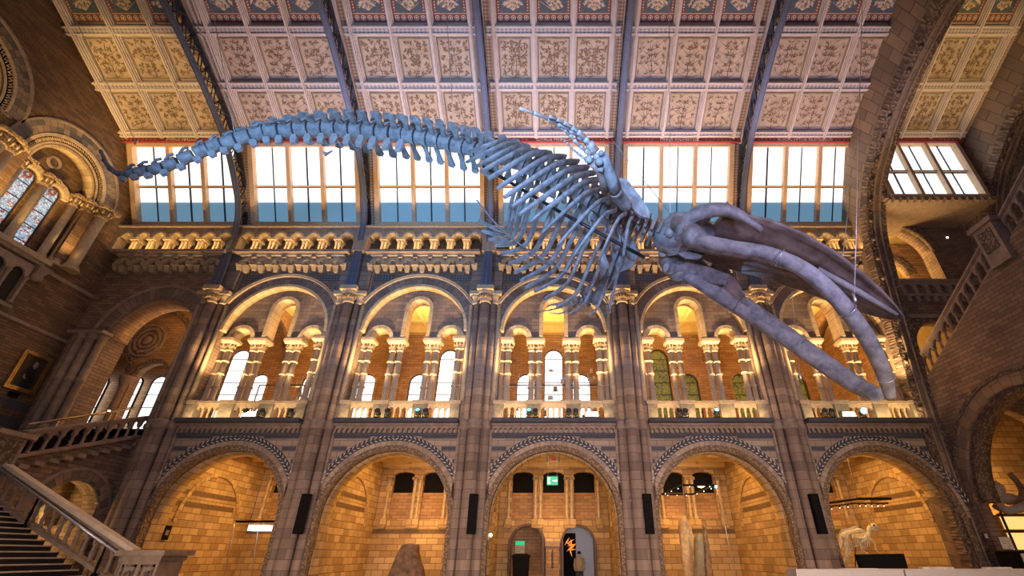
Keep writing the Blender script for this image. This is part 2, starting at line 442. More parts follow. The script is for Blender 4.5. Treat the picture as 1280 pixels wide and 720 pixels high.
m.build('alcove_masonry', MT['alcove'], wa); md.build('dark_panel', MT['black'], wa); mp.build('recessed_panel', MT['gallery'], wa); mc.build('alcove_ceiling', MT['yellowlit'], wa)
mr.build('blind_arch', MT['alcove'], wa); mb.build('dark_course', MT['brownband'], wa)
# gallery behind the upper arcade
wg = struct('wall_gallery', 'orange brick back wall of the first floor gallery with round windows', 'wall')
m = MB(); mc = MB(); mv = MB()
WINX = []
for k, X in enumerate([-21] + BX):
    for j, dx in enumerate((-1.8, 0, 1.8)):
        r, zs = (.62, 13.0) if j == 1 else (.60, 11.3)
        m.archwall(X+dx-.9, X+dx+.9, 6.86, 14.2, X+dx, r, zs, 8, 8.5, 16)
        mv.ring(X+dx, zs, r, r+.2, 7.93, 8.1, 0, PI, 16)
        mv.box(X+dx-r-.2, X+dx-r, 7.93, 8.1, 6.9, zs); mv.box(X+dx+r, X+dx+r+.2, 7.93, 8.1, 6.9, zs)
        WINX.append((k, j, X+dx, r, zs))
    m.box(X-3.5, X-2.7, 8, 8.5, 6.86, 14.2); m.box(X+2.7, X+3.5, 8, 8.5, 6.86, 14.2)
    m.box(X-3.5, X+3.5, 8, 8.5, 14.2, 15.4)
m.box(-34, -24.5, 8, 8.5, 6.5, 15.4)
# cross arches between the gallery bays
for X in (-17.5, -10.5, -3.5, 3.5, 10.5, 17.2):
    m.M = Matrix.Translation((X + .3, 4.6, 0)) @ Matrix.Rotation(PI/2, 4, 'Z')
    m.archwall(-3.4, 3.4, 6.86, 15.2, 0, 3.1, 11.4, 0, .45, 22)
    mv.M = m.M; mv.ring(0, 11.4, 3.1, 3.35, -.07, .52, 0, PI, 22)
m.M = None; mv.M = None
mc.box(-34, 17, 1.2, 8.5, 15.2, 15.4)
for X in BX:
    for yy in (2.4, 4.4, 6.4): mc.box(X-3.2, X+3.2, yy-.12, yy+.12, 14.95, 15.2)
    for xx in (-1.6, 1.6): mc.box(X+xx-.1, X+xx+.1, 1.2, 8, 15.0, 15.2)
    mc.box(X-3.2, X+3.2, 7.6, 8, 14.7, 15.2)
m.box(17.55,18,1.2,8,6.86,14.9); m.build('gallery_masonry', MT['gallery'], wg); mc.build('gallery_ceiling', MT['yellowlit'], wg); mv.build('window_surround', MT['gallery'], wg)
# gallery windows
def glazed(name, label, X, r, z0, zs, y, mat, kind='structure', sc=1):
    o = thing(name, label, 'window', (X, y, 0), kind=kind)
    m = MB(); n = 14
    m.face([(-r,0,z0),(r,0,z0),(r,0,zs)] + [(r*math.cos(PI*i/n),0,zs+r*math.sin(PI*i/n)) for i in range(1,n)] + [(-r,0,zs)]); m.build('pane', mat, o)
    f = MB(); f.ring(0, zs, r-.05, r+.02, -.05, .05, 0, PI, n); f.box(-r-.02,-r+.05,-.05,.05,z0,zs); f.box(r-.05,r+.02,-.05,.05,z0,zs)
    z = z0 + .55
    while z < zs + .1: f.box(-r,r,-.03,.03,z-.02,z+.02); z += .8
    f.build('frame', MT['lead'], o); return o
wn = 10
for k, j, X, r, zs in WINX:
    mat = MT['greenwin'] if k >= 4 else MT['whitewin']
    t = ('tall' if j == 1 else 'low') + (' green' if k >= 4 else ' white') + ' round-headed window behind the ' + (['end wall'] + ORD)[k] + ' upper bay'
    if j != 1: t += ', on its ' + ('left' if j == 0 else 'right')
    glazed('window_%d' % wn, t, X, r, 7.6, zs, 8.2, mat); wn += 1
for (u, v), t in (((108,515),'nearest the end wall'),((152,515),'middle one'),((184,515),'nearest the pier')):
    p = W(u, v, 7.6); glazed('window_%d' % wn, 'white leaded window glimpsed through the dark far left gallery arch, ' + t, p.x, .5, 6.6, W(u,480,7.6).z, 7.6, MT['whitewin']); wn += 1
# inner screen of the far left gallery bay: two arches, column, roundel
wi = struct('wall_screen', 'dark brick screen wall with two arches and a roundel inside the far left gallery arch', 'wall')
m = MB(); m.archwall(-31, -25.0, 6.5, 15.2, -26.6, 1.35, 11.0, 5, 5.5, 20); m.archwall(-25.0, -22.2, 6.5, 15.2, -23.7, .95, 10.6, 5, 5.5, 18); m.build('screen_masonry', MT['gallery'], wi)
m = MB(); rx, rz_ = W(185,426,5).x, W(185,426,5).z
for r in (.4, .68, .95): m.ring(rx, rz_, r, r+.12, 4.9, 5.05, 0, 2*PI, 28, False)
for i in range(10): a = 2*PI*i/10; m.ball((rx+.82*math.cos(a), 4.97, rz_+.82*math.sin(a)), (.1,.06,.1), 6, 4)
m.ball((rx, 4.97, rz_), (.3,.1,.3), 24, 10)
m.build('roundel', MT['stone'], wi)
m = MB(); m.ring(-26.6, 11.0, 1.35, 1.6, 4.9, 5.1, 0, PI, 20); m.ring(-23.7, 10.6, .95, 1.15, 4.9, 5.1, 0, PI, 18); m.ring(-24.6, 12.6, 2.2, 2.5, 4.92, 5.1, 0, PI, 26); m.build('arch_ring', MT['carved'], wi)
m = MB(); m.lathe([(.3,6.5),(.3,6.7),(.22,6.8),(.22,10.0),(.26,10.1),(.4,10.5),(.42,10.65)], -24.95, 5.0, 12); m.build('column', MT['stone'], wi)
m = MB(); m.box(-31.2,-31,1.2,8,6.5,15.2); m.build('side_wall', MT['gallery'], wi)
# ================================================================== ground arches
first = None
names = ['gold alcove with the hanging display bar', 'alcove with the rough brown boulder', 'doorway with the green exit sign', 'alcove with the upright stones', 'alcove with the dinosaur skeleton']
for k, X in enumerate(BX):
    lab = ORD[k] + ' carved round ground arch, framing the ' + names[k]
    if first is None:
        first = thing('ground_arch', lab, 'arch', (X, 0, 0), 'carved ground floor arches')
        m = MB(); m.ring(0, CG, RG-.02, RG+.2, -.1, .3, 0, PI, 40, True)
        m.box(-RG-.2,-RG+.02,-.1,.3,0,CG); m.box(RG-.02,RG+.2,-.1,.3,0,CG)
        m.build('carved_moulding', MT['carvedarch'], first)
        m = MB(); m.ring(0, CG, RG+.2, RG+.39, -.06, .1, 0, PI, 40); m.build('plain_ring', MT['spandrel'], first)
        m = MB(); m.ring(0, CG, RG+.40, RG+.67, -.05, .1, .14, PI-.14, 40)
        m.m = 1; N = 46
        for i in range(N):
            a = .2 + (PI-.4) * i / (N-1); d = 1 if a < PI/2 else -1
            for rr in (RG+.47, RG+.60):
                c = Vector((rr*math.cos(a), -.06, CG+rr*math.sin(a))); T = Vector((-math.sin(a),0,math.cos(a)))*d; R = Vector((math.cos(a),0,math.sin(a)))*(1 if rr > RG+.53 else -1)
                A = c - R*.04 - T*.05; B = c + R*.05 + T*.09
                q = (B-A).normalized().cross(Vector((0,1,0)))*.026
                m.slab([A, A*.5+B*.5+q, B, A*.5+B*.5-q], (0,1,0), .02)
        m.build('leaf_band', [MT['leafband'], MT['leaf']], first)
        m = MB(); m.ring(0, CG, RG-.06, RG+.02, .3, 1.15, 0, PI, 36); m.box(-RG-.02,-RG+.06,.3,1.15,0,CG); m.box(RG-.06,RG+.02,.3,1.15,0,CG)
        m.build('soffit_ring', MT['alcove'], first)
    else: dup(first, (X, 0, 0), lab)
# corbel frieze under the balcony and balcony kerb
first = None
for k, X in enumerate(BX):
    lab = 'small arched corbel frieze and dark kerb above the ' + ORD[k] + ' ground arch'
    if first is None:
        first = thing('corbel_frieze', lab, 'frieze', (X, 0, 0), 'balcony corbel friezes')
        m = MB()
        n = 24; w = 5.4/n
        for i in range(n):
            x = -2.7 + w*(i+.5)
            m.archwall(x-w/2, x+w/2, 6.30, 6.58, x, w*.31, 6.42, -.2, 0, 6)
        m.build('corbel_arches', MT['stone'], first)
        m = MB(); m.box(-2.75, 2.75, -.3, .02, 6.58, 6.68); m.build('string_course', MT['stone'], first)
        m = MB(); m.box(-2.75, 2.75, -.1, .02, 6.17, 6.3); m.build('dark_course', MT['slate'], first)
        m = MB(); m.box(-2.75, 2.75, -.55, .02, 6.68, 6.86); m.build('kerb', MT['slate'], first)
    else: dup(first, (X, 0, 0), lab)
# balcony balustrades
first = None
def baluster_prof(z0, h, r):
    return [(r*1.2,z0),(r*1.2,z0+.08*h),(r*.75,z0+.12*h),(r*.8,z0+.3*h),(r*.95,z0+.5*h),(r*.7,z0+.78*h),(r*1.15,z0+.86*h),(r*1.2,z0+h)]
for k, X in enumerate(BX):
    lab = 'pale stone balustrade along the balcony in front of the ' + ORD[k] + ' upper arcade bay'
    if first is None:
        first = thing('balustrade', lab, 'balustrade', (X, 0, 6.86), 'balcony balustrades')
        m = MB(); m.box(-2.72, 2.72, -.16, .2, .74, .86); m.box(-2.72, 2.72, -.1, .15, 0, .08); m.build('handrail', MT['buff'], first)
        m = MB()
        for x0, x1 in ((-2.3,-1.22),(-.58,.58),(1.22,2.3)):
            w = (x1-x0)/4
            for i in range(4):
                c = x0 + w*(i+.5); m.archwall(c-w/2, c+w/2, .48, .74, c, w*.36, .5, -.06, .12, 8)
        m.build('arched_panel', MT['buff'], first)
        for x0, x1 in ((-2.3,-1.22),(-.58,.58),(1.22,2.3)):
            w = (x1-x0)/4
            for i in range(3):
                m = MB(); m.lathe(baluster_prof(.08, .42, .055), x0+w*(i+1), .03, 8); m.build('baluster', MT['buff'], first)
        for x in (-2.5, -.9, .9, 2.5):
            hw = .32 if abs(x) < 1 else .22
            m = MB(); m.box(x-hw, x+hw, -.2, .28, 0, .72); b = m.build('pedestal', MT['rockgrey'], first)
            m = MB(); m.box(x-hw-.04, x+hw+.04, -.24, .32, .72, .88); m.build('pedestal_cap', MT['buff'], b)
    else: dup(first, (X, 0, 6.86), lab)
# ================================================================== upper arcade columns
def shaft_parts(root, xs, yy, big=False):
    for x in xs:
        r = .135
        m = MB(); m.lathe([(.2,0),(.2,.1),(.16,.16),(.18,.22),(r,.3),(r,2.72)], x, yy, 12); s = m.build('shaft', MT['pattern'], root)
        m = MB()
        for z in (.85, 1.5, 2.15): m.lathe([(r,z-.05),(r+.045,z-.03),(r+.045,z+.03),(r,z+.05)], x, yy, 12, True, False)
        m.build('ring', MT['buff'], s)
    m = MB(); c = sum(xs)/len(xs); h = (max(xs)-min(xs))/2
    for x in xs: m.lathe([(r,2.68),(r+.05,2.72),(r,2.78),(.2,3.05),(.24,3.12)], x, yy, 12)
    m.taper((c, yy), (h+.2,.22), (h+.26,.34), 3.06, 3.16); m.box(c-h-.27, c+h+.27, yy-.36, yy+.36, 3.16, 3.3); m.box(c-h-.22, c+h+.22, yy-.3, yy+.3, 3.3, 3.38)
    m.build('capital', MT['buff'], root)
    m = MB()
    for x in xs:
        for i in range(8):
            a = 2*PI*i/8; p = Vector((x+.2*math.cos(a), yy+.2*math.sin(a), 2.95)); m.ball(p, (.05,.05,.11), 6, 4)
    m.build('leaf_carving', MT['carvedgold'], root)
fp = fr = None
for k, X in enumerate(BX):
    for s in (-1, 1):
        lab = 'twin patterned columns on the ' + ('left' if s < 0 else 'right') + ' of the tall central opening, ' + ORD[k] + ' upper bay'
        if fp is None:
            fp = thing('twin_column', lab, 'column', (X+s*.9, .45, 7.74), 'twin columns of the upper arcade'); shaft_parts(fp, (-.19, .19), .2)
        else: dup(fp, (X+s*.9, .45, 7.74), lab)
    for s in (-1, 1):
        lab = 'clustered wall shafts at the ' + ('left' if s < 0 else 'right') + ' edge of the ' + ORD[k] + ' upper arcade bay'
        if fr is None:
            fr = thing('wall_shafts', lab, 'column', (X+s*2.46, .45, 7.74), 'wall shafts of the upper arcade'); shaft_parts(fr, (-.14, .2), .1)
        else: dup(fr, (X+s*2.46, .45, 7.74), lab, PI if s > 0 else 0)
# upper arches
first = None
for k, X in enumerate(BX):
    lab = ORD[k] + ' big round upper arch with pale rims and three small arches inside'
    if first is None:
        first = thing('upper_arch', lab, 'arch', (X, 0, 0), 'big upper arches')
        m = MB(); m.ring(0, 11.3, 2.52, 2.66, -.1, .4, 0, PI, 36); m.build('inner_rim', MT['vousgold'], first)
        m = MB(); m.ring(0, 11.3, 2.66, 3.12, -.03, .2, .0, PI, 36); m.build('arch_ring', MT['vous'], first)
        m = MB(); m.ring(0, 11.3, 3.12, 3.17, -.16, .1, .5, PI-.5, 36); m.ring(0, 11.3, 3.21, 3.26, -.18, .1, .5, PI-.5, 36)
        m.box(2.78,3.0,-.16,.1,12.78,12.88); m.box(-3.0,-2.78,-.16,.1,12.78,12.88); m.build('hood_mould', MT['buff'], first)
        for x, r, z in ((-1.79,.52,11.1),(0,.57,12.72),(1.79,.52,11.1)):
            m = MB(); m.ring(x, z, r-.02, r+.16, .3, 1.06, 0, PI, 18)
            if x == 0: m.box(-r-.16,-r+.02,.3,1.06,11.14,z); m.box(r-.02,r+.16,.3,1.06,11.14,z)
            m.build('small_arch', MT['vousgold'], first)
    else: dup(first, (X, 0, 0), lab)
# ================================================================== piers
first = None
PX = [-17.5, -10.5, -3.5, 3.5, 10.5]
pn = ['beside the staircase, between the end wall bay and the leftmost arch', 'between the leftmost and second arches', 'between the second and middle arches', 'between the middle and fourth arches', 'between the fourth and rightmost arches']
for k, X in enumerate(PX):
    lab = 'tall clustered stone pier ' + pn[k]
    if first is None:
        first = thing('pier', lab, 'pier', (X, 0, 0), 'tall clustered piers')
        m = MB(); m.box(-.8,.8,-.12,.2,0,.5); m.box(-.78,.78,-.06,.2,.5,6.6); m.build('lower_pilaster', MT['shaft'], first)
        m = MB(); m.lathe([(.42,0),(.42,.6),(.36,.7),(.29,.85),(.29,6.45)], 0, -.2, 16); m.build('lower_shaft', MT['shaft'], first)
        for s in (-1, 1):
            m = MB(); m.lathe([(.22,.5),(.17,.8),(.17,6.45)], s*.5, -.1, 12); m.build('lower_side_shaft', MT['shaft'], first)
        m = MB(); m.lathe([(.29,6.42),(.37,6.5),(.37,6.6),(.32,6.66),(.36,6.74),(.3,6.85)], 0, -.2, 16)
        for s in (-1, 1): m.lathe([(.17,6.42),(.24,6.5),(.24,6.6),(.2,6.66),(.23,6.74),(.17,6.85)], s*.5, -.1, 12)
        m.box(-.86,.86,-.1,.1,6.5,6.7); m.build('ring_moulding', MT['stone'], first)
        m = MB(); m.box(-.86,.86,-.02,.2,6.7,14.8); m.build('upper_pilaster', MT['shaft'], first)
        m = MB(); m.lathe([(.25,6.8),(.25,12.75)], 0, -.2, 16); m.build('upper_shaft', MT['shaft'], first)
        for s in (-1, 1):
            m = MB(); m.lathe([(.14,6.8),(.14,12.75)], s*.43, -.1, 12); m.build('upper_side_shaft', MT['shaft'], first)
            m = MB(); m.lathe([(.1,7.74),(.1,12.7)], s*.72, -.05, 10); m.build('slim_shaft', MT['buff'], first)
        m = MB(); m.lathe([(.25,12.72),(.3,12.78),(.26,12.84),(.36,13.2),(.46,13.36)], 0, -.2, 14); m.box(-.42,.42,-.68,.1,13.36,13.6)
        for s in (-1, 1): m.lathe([(.14,12.72),(.18,12.76),(.14,12.82),(.2,13.1),(.27,13.2)], s*.5, -.1, 12); m.box(s*.58-.24,s*.58+.24,-.42,.1,13.2,13.4)
        m.build('capital', MT['buff'], first)
        m = MB()
        for i in range(10):
            a = PI + PI*i/9; m.ball((.36*math.cos(a), -.2+.36*math.sin(a), 13.05), (.07,.07,.16), 6, 4)
        m.build('leaf_carving', MT['carvedgold'], first)
        m = MB(); m.box(-.78,.78,-.22,.1,13.6,16.0); m.build('upper_block', MT['vous'], first)
    else: dup(first, (X, 0, 0), lab)
# ================================================================== corbel cornice and parapet arcade
ALLX = [-20.6] + BX
BN = ['far left', 'leftmost full', 'second', 'middle', 'fourth', 'rightmost']
first = f2 = None
for k, X in enumerate(ALLX):
    on = 'the dark arch in the end bay' if k == 0 else 'the ' + ORD[k-1] + ' big upper arch'
    lab = 'double row of arched corbels under a ledge above ' + on
    if first is None:
        first = thing('corbel_cornice', lab, 'cornice', (X, 0, 2.395), 'arched corbel cornices'); first.scale = (1, 1, .826)
        n = 7; w = 5.6/n
        m = MB()
        for i in range(n):
            x = -2.8 + w*(i+.5)
            m.ring(x, 15.38, w*.26, w*.5, -.45, 0, 0, PI, 10); m.box(x-w*.5, x-w*.26, -.45, 0, 15.22, 15.38); m.box(x+w*.26, x+w*.5, -.45, 0, 15.22, 15.38)
        m.build('corbel_arches', MT['mid'], first)
        for i in range(2*n + 1):
            x = -2.8 + w*.5*i; m = MB()
            z = 14.95 if i % 2 == 0 else 14.8
            m.taper((x, -.12), (.1,.12), (.13,.2), z, z+.2); m.taper((x, -.16), (.13,.16), (.15,.26), z+.2, z+.42)
            m.build('corbel', MT['mid'], first)
        for i in range(n - 1):
            x = -2.8 + w*(i+1); m = MB(); m.box(x-.11, x+.11, -.6, 0, 15.68, 15.9); m.build('bracket', MT['stone'], first)
        m = MB(); m.box(-2.8, 2.8, -.55, 0, 15.86, 16.0); m.box(-2.8, 2.8, -.2, 0, 15.55, 15.86); m.build('moulding', MT['buff'], first)
        m = MB(); m.box(-3.05, 3.05, -.75, .1, 16.0, 16.18); m.build('ledge', MT['stone'], first)
    else: dup(first, (X, 0, 2.395), lab)
    lab = 'small parapet arcade of seven gold arches below the ' + ('far left' if k == 0 else ['second', 'third', 'fourth', 'fifth', 'sixth'][k-1]) + ' skylight from the left'
    if f2 is None:
        f2 = thing('parapet_arcade', lab, 'arcade', (X, -.36, 15.76), 'parapet arcades under the skylights')
        n = 7; w = 6.3/n; m = MB()
        for i in range(n):
            x = -3.15 + w*(i+.5); m.archwall(x-w/2, x+w/2, .85, 1.52, x, w*.30, .85, -.28, .5, 10)
        m.box(-3.5,-3.15,-.28,.5,0,1.52); m.box(3.15,3.5,-.28,.5,0,1.52); r_ = MB(); r_.box(-3.5,3.5,.3,.48,0,1.5); r_.build('recess', MT['dark'], f2); m.build('arcade_wall', MT['stone'], f2)  # recess back coloured dark for the shade inside the arches
        m = MB()
        for i in range(n):
            x = -3.15 + w*(i+.5); m.ring(x, .85, w*.28, w*.40, -.32, .2, 0, PI, 10)
        m.build('arch_rim', MT['vousgold'], f2)
        for i in range(n - 1):
            x = -3.15 + w*(i+1); m = MB()
            for s in (-1, 1):
                m.lathe([(.1,0),(.1,.08),(.06,.12),(.055,.5),(.075,.54),(.07,.58),(.11,.7)], x+s*.09, -.12, 8)
                m.lathe([(.1,0),(.1,.08),(.06,.12),(.055,.5),(.075,.54),(.07,.58),(.11,.7)], x+s*.09, .2, 8)
            m.box(x-.22,x+.22,-.3,.4,.7,.85); m.build('mini_columns', MT['buff'], f2)
        m = MB(); m.box(-3.5,3.5,-.36,.5,1.52,1.62); m.build('top_string', MT['buff'], f2)
    else: dup(f2, (X, -.36, 15.76), lab)
# ================================================================== skylights (sloping clerestory windows)
WROT = math.atan2(2.5, 3.6)
first = None
SKX = [-20.7] + BX + [20.05]
SKN = ['first skylight from the left, beside the brick end wall', 'second skylight from the left, behind the thick part of the tail', 'third skylight from the left', 'fourth skylight, behind the rib cage', 'fifth skylight, above the whale skull', 'sixth skylight, left of the big transverse arch', 'skylight seen beyond the big transverse arch']
for k, X in enumerate(SKX):
    nm = 'window_%d' % (k + 1)
    if first is None:
        first = thing(nm, SKN[k], 'window', (X, -.05, 18.0), rz=0, kind='structure'); first.rotation_euler = (WROT, 0, 0)
        H = 4.38
        for j in range(3):
            for h in range(2):
                x0 = -2.85 + 1.9*j + (.07 if j else 0) + .95*h; x1 = x0 + .9
                m = MB(); m.box(x0, x1, .06, .08, 2.12, H-.1); m.build('upper_pane', MT['pane'], first)
                m = MB(); m.box(x0, x1, .06, .08, 1.2, 2.06); p = m.build('lower_pane', MT['pane2'], first)
                m = MB(); m.box(x0, x1, .05, .08, .1, 1.2); m.build('blue_glass', MT['bluepane'], p)  # lowest panes glow an even blue grey
        m = MB(); m.box(-3.1,-2.85,-.3,.15,0,H); m.box(2.85,3.1,-.3,.15,0,H); m.box(-3.1,3.1,-.25,.15,-.12,.1); m.box(-3.1,3.1,-.25,.15,H-.12,H+.1)
        m.build('frame', MT['wood'], first)
        for x in (-.93, .97):
            m = MB(); m.box(x-.1, x+.1, -.22, .12, .1, H-.1); m.build('mullion', MT['wood'], first)
        m = MB(); m.box(-2.85,2.85,-.08,.1,2.04,2.14); m.build('transom', MT['wood'], first)
        m = MB()
        for x in (-1.89, .02, 1.92): m.box(x-.025, x+.025, .0, .09, .1, H-.1)
        m.box(-2.85,2.85,.0,.09,2.0,2.04); m.build('glazing_bar', MT['lead'], first)
        m = MB()
        for s in (-1, 1): m.box(min(s*3.1,s*3.4), max(s*3.1,s*3.4), -.12, .3, -.1, H+.1)
        m.build('lozenge_band', MT['ceildia'], first)
    else: q = dup(first, (X, -.05, 18.0), SKN[k]); q.name = nm; 
    if k == 6: q.scale = (.83, 1, .9); q.rotation_euler = (0, 0, 0); q.location = (X, -2.5, 17.75)
    if k == 6:
        for c in kids(q):
            for e in [c] + kids(c):
                if e.name.startswith(('lower_pane', 'blue_glass')):
                    e.material_slots[0].link = 'OBJECT'; e.material_slots[0].material = MT['pane']
# ================================================================== ceiling
CROT = math.radians(64.78); CY, CZ = -2.6, 21.72
ce = struct('ceiling', 'pitched timber ceiling of the hall with cream ribs', 'ceiling')
CM = lambda X: Matrix.Translation((X, CY, CZ)) @ Matrix.Rotation(CROT, 4, 'X')
m = MB(); m.M = CM(0); m.box(-25, 30, .06, .3, .2, 8.4); m.M = None
yr, zr = CY - 8.3*.9047, CZ + 8.3*.426
m.face([(-25,yr,zr),(30,yr,zr),(30,-17.5,21.7),(-25,-17.5,21.7)]); m.build('ceiling_board', MT['ceilbeige'], ce)
m = MB(); mk = MB(); ml = MB()
for k, X in enumerate(SKX):
    sc = .83 if k == 6 else 1
    m.M = mk.M = ml.M = CM(X) @ Matrix.Diagonal((sc,1,1,1))
    for x in (-2.95, -.98, .98, 2.95):
        m.box(x-.165, x+.165, -.10, .06, .36, 8.3); m.box(x-.125, x+.125, -.2, -.10, .36, 8.3); m.box(x-.085, x+.085, -.31, -.2, .36, 8.3); m.box(x-.04, x+.04, -.38, -.31, .36, 8.3)
    for s0, s1 in ((.36,.74),(2.78,3.26),(5.34,5.82),(8.0,8.3)):
        m.box(-3.3, 3.3, -.2, .06, s0, s1); m.box(-3.3, 3.3, -.30, -.2, s0+.06, s0+.14); m.box(-3.3, 3.3, -.30, -.2, s1-.12, s1-.04)
        mk.box(-3.3, 3.3, -.225, -.19, s0+.14, s1-.12)
    for s in (-1, 1): ml.box(min(s*3.12,s*3.45), max(s*3.12,s*3.45), -.06, .06, 0, 8.3); m.box(min(s*3.42,s*3.52), max(s*3.42,s*3.52), -.16, .06, 0, 8.3)
m.build('ceiling_rib', MT['ceilcream'], ce); mk.build('chequer_strip', MT['ceilchk'], ce); ml.build('lozenge_strip', MT['ceildia'], ce)
# frieze with the painted plant names
names = ['PYRUS MALUS', '', '', 'CITRUS MEDICA', 'PINUS SYLVESTRIS', 'EUCALYPTUS GLOBULUS', '']
for k, X in enumerate(SKX):
    o = thing('frieze_board', 'narrow red frieze board over the ' + SKN[k].split(',')[0], 'frieze', (X, -2.88, 21.62), 'red frieze boards')
    w = 2.8 if k == 6 else 3.4
    m = MB(); m.box(-w, w, -.06, .06, -.14, .12); m.build('board', MT['redband'], o)
    m = MB()
    for i in range(9):
        for s in (-1, 1):
            x = s*(1.5 + i*.22)
            if x < w: m.box(x-.025, x+.025, -.075, -.05, -.025, .025)
    m.build('dots', MT['ceilcream'], o)
    if names[k]: lettering(names[k], .27, 'lettering', MT['white2'], o, Matrix.Translation((0,-.07,0)) @ Matrix.Rotation(PI/2, 4, 'X'))
# painted panels
def leaf(m, c, a, L, w):
    d = Vector((math.cos(a), 0, math.sin(a))); n = Vector((-d.z, 0, d.x)) * w
    c = Vector(c); m.face([c, c + d*L*.35 + n, c + d*L, c + d*L*.35 - n])
def branch_panel(seed, kind, root, w=1.58, h=1.9, lower=False):
    R = random.Random(seed); m = MB(); Y = -.012
    Yl = Vector((0, Y-.006, 0)); H2 = h - .16; W2 = w - .12
    base = Vector((R.uniform(-.12,.12), 0, .08)); stem = [base]
    for i in range(1, 7): stem.append(Vector((base.x*(1-i/6) + R.uniform(-.07,.07), 0, .08 + (h-.35)*i/6)))
    def twig(pts, w0):
        m.m = 0
        for i in range(len(pts)-1):
            p, q = pts[i], pts[i+1]; d = (q-p); n = Vector((-d.z,0,d.x)).normalized(); a0 = w0*(1-.7*i/len(pts)); a1 = w0*(1-.7*(i+1)/len(pts))
            m.face([p-n*a0+Vector((0,Y,0)), q-n*a1+Vector((0,Y,0)), q+n*a1+Vector((0,Y,0)), p+n*a0+Vector((0,Y,0))])
    twig(stem, .02)
    L0, asp, nl, spread = {0:(.13,.27,5,2.2), 1:(.12,.20,7,2.6), 2:(.13,.36,5,2.6), 3:(.17,.22,6,2.6), 4:(.15,.09,9,1.5), 5:(.21,.11,6,1.1), 6:(.14,.3,6,2.4)}[kind]
    for gx in range(4):
        for gz in range(5):
            c = Vector((-W2/2 + W2*(gx+.5)/4 + R.uniform(-.1,.1), 0, .16 + H2*(gz+.5)/5 + R.uniform(-.09,.09)))
            s0 = stem[max(0, min(6, int((c.z-.25)/((h-.35)/6))))]
            if abs(c.x - s0.x) > .08:
                mid = (s0+c)/2 + Vector((0,0,-.07 + R.uniform(-.03,.05))); twig([s0, (s0+mid)/2 + Vector((0,0,-.02)), mid, (mid+c)/2 + Vector((0,0,-.01)), c], .011)
            out = math.atan2(c.z-s0.z + .12, c.x-s0.x)
            for i in range(nl):
                bb = out + (i/(nl-1)-.5)*2*spread + R.uniform(-.25,.25); L = L0*R.uniform(1.05,1.5)
                o2 = c + Vector((R.uniform(-.04,.04), -.0008*i, R.uniform(-.04,.04))); e = o2 + Vector((math.cos(bb),0,math.sin(bb)))*L
                if abs(e.x) > w/2-.04 or not (.05 < e.z < h-.05): continue
                m.m = 1; leaf(m, o2 + Yl, bb, L, L*asp)
            if R.random() < {0:.6, 6:.35}.get(kind, .12):
                q0 = c + Vector((R.uniform(-.08,.08), Y-.016, R.uniform(-.08,.08)))
                m.m = 2; m.face([q0+Vector((.032*math.cos(PI*i/3),0,.032*math.sin(PI*i/3))) for i in range(6)])
    return m.build('painted_branch', [MT['twig'], MT['leafbrown'], MT['gilt']], root, weld=False)
def flower_panel(seed, root, w=1.58, h=1.95):
    R = random.Random(seed)
    m = MB(); m.box(-w/2+.0, w/2, -.012, .0, 0, .42); m.box(-w/2,-w/2+.16,-.012,0,.42,h); m.box(w/2-.16,w/2,-.012,0,.42,h)
    m.m = 1; Y = -.02
    for i in range(5):
        c = Vector((-w/2+.16+i*(w-.32)/4, Y, .2))
        for r0, r1 in ((0,.05),(.085,.115)):
            for q in range(12):
                a, e = 2*PI*q/12, 2*PI*(q+1)/12
                P = lambda r, t: c + Vector((r*math.cos(t),0,r*math.sin(t)))
                m.face([P(r0,a),P(r1,a),P(r1,e),P(r0,e)] if r0 else [c,P(r1,a),P(r1,e)])
    for i in range(12):
        for s in (-1, 1): m.box(s*(w/2-.08)-.025, s*(w/2-.08)+.025, Y, Y+.004, .48+i*.12, .54+i*.12)
    m.box(-w/2, w/2, Y, Y+.004, .37, .395); m.build('red_border', [MT['pred'], MT['petal']], root, weld=False)
    m = MB(); p0 = Vector((0, -.014, .5))
    for i in range(9):
        a = PI/2 + (i-4)*.24 + R.uniform(-.08,.08); L = R.uniform(.35,.75)
        d = Vector((math.cos(a),0,math.sin(a))); n = Vector((-d.z,0,d.x))
        m.face([p0-n*.012, p0+d*L-n*.008, p0+d*L+n*.008, p0+n*.012])
        e = p0 + d*L
        if abs(e.x) > .5: continue
        for q in range(5): leaf(m, e+Vector((0,-.002*q,0)), a+(q-2)*.7, R.uniform(.09,.2), .03)
        leaf(m, p0+d*L*.5, a+.5, .16, .035); leaf(m, p0+d*L*.5, a-.5, .16, .035)
    m.build('painted_flowers', MT['petal'], root, weld=False)
rows = [('lowest row', .74, 1.92), ('middle row', 3.36, 1.88), ('top row', 5.92, 2.0)]
cols = ['left', 'centre', 'right']
bays = ['far left bay', 'second bay', 'third bay', 'fourth bay', 'fifth bay', 'sixth bay', 'bay beyond great arch']
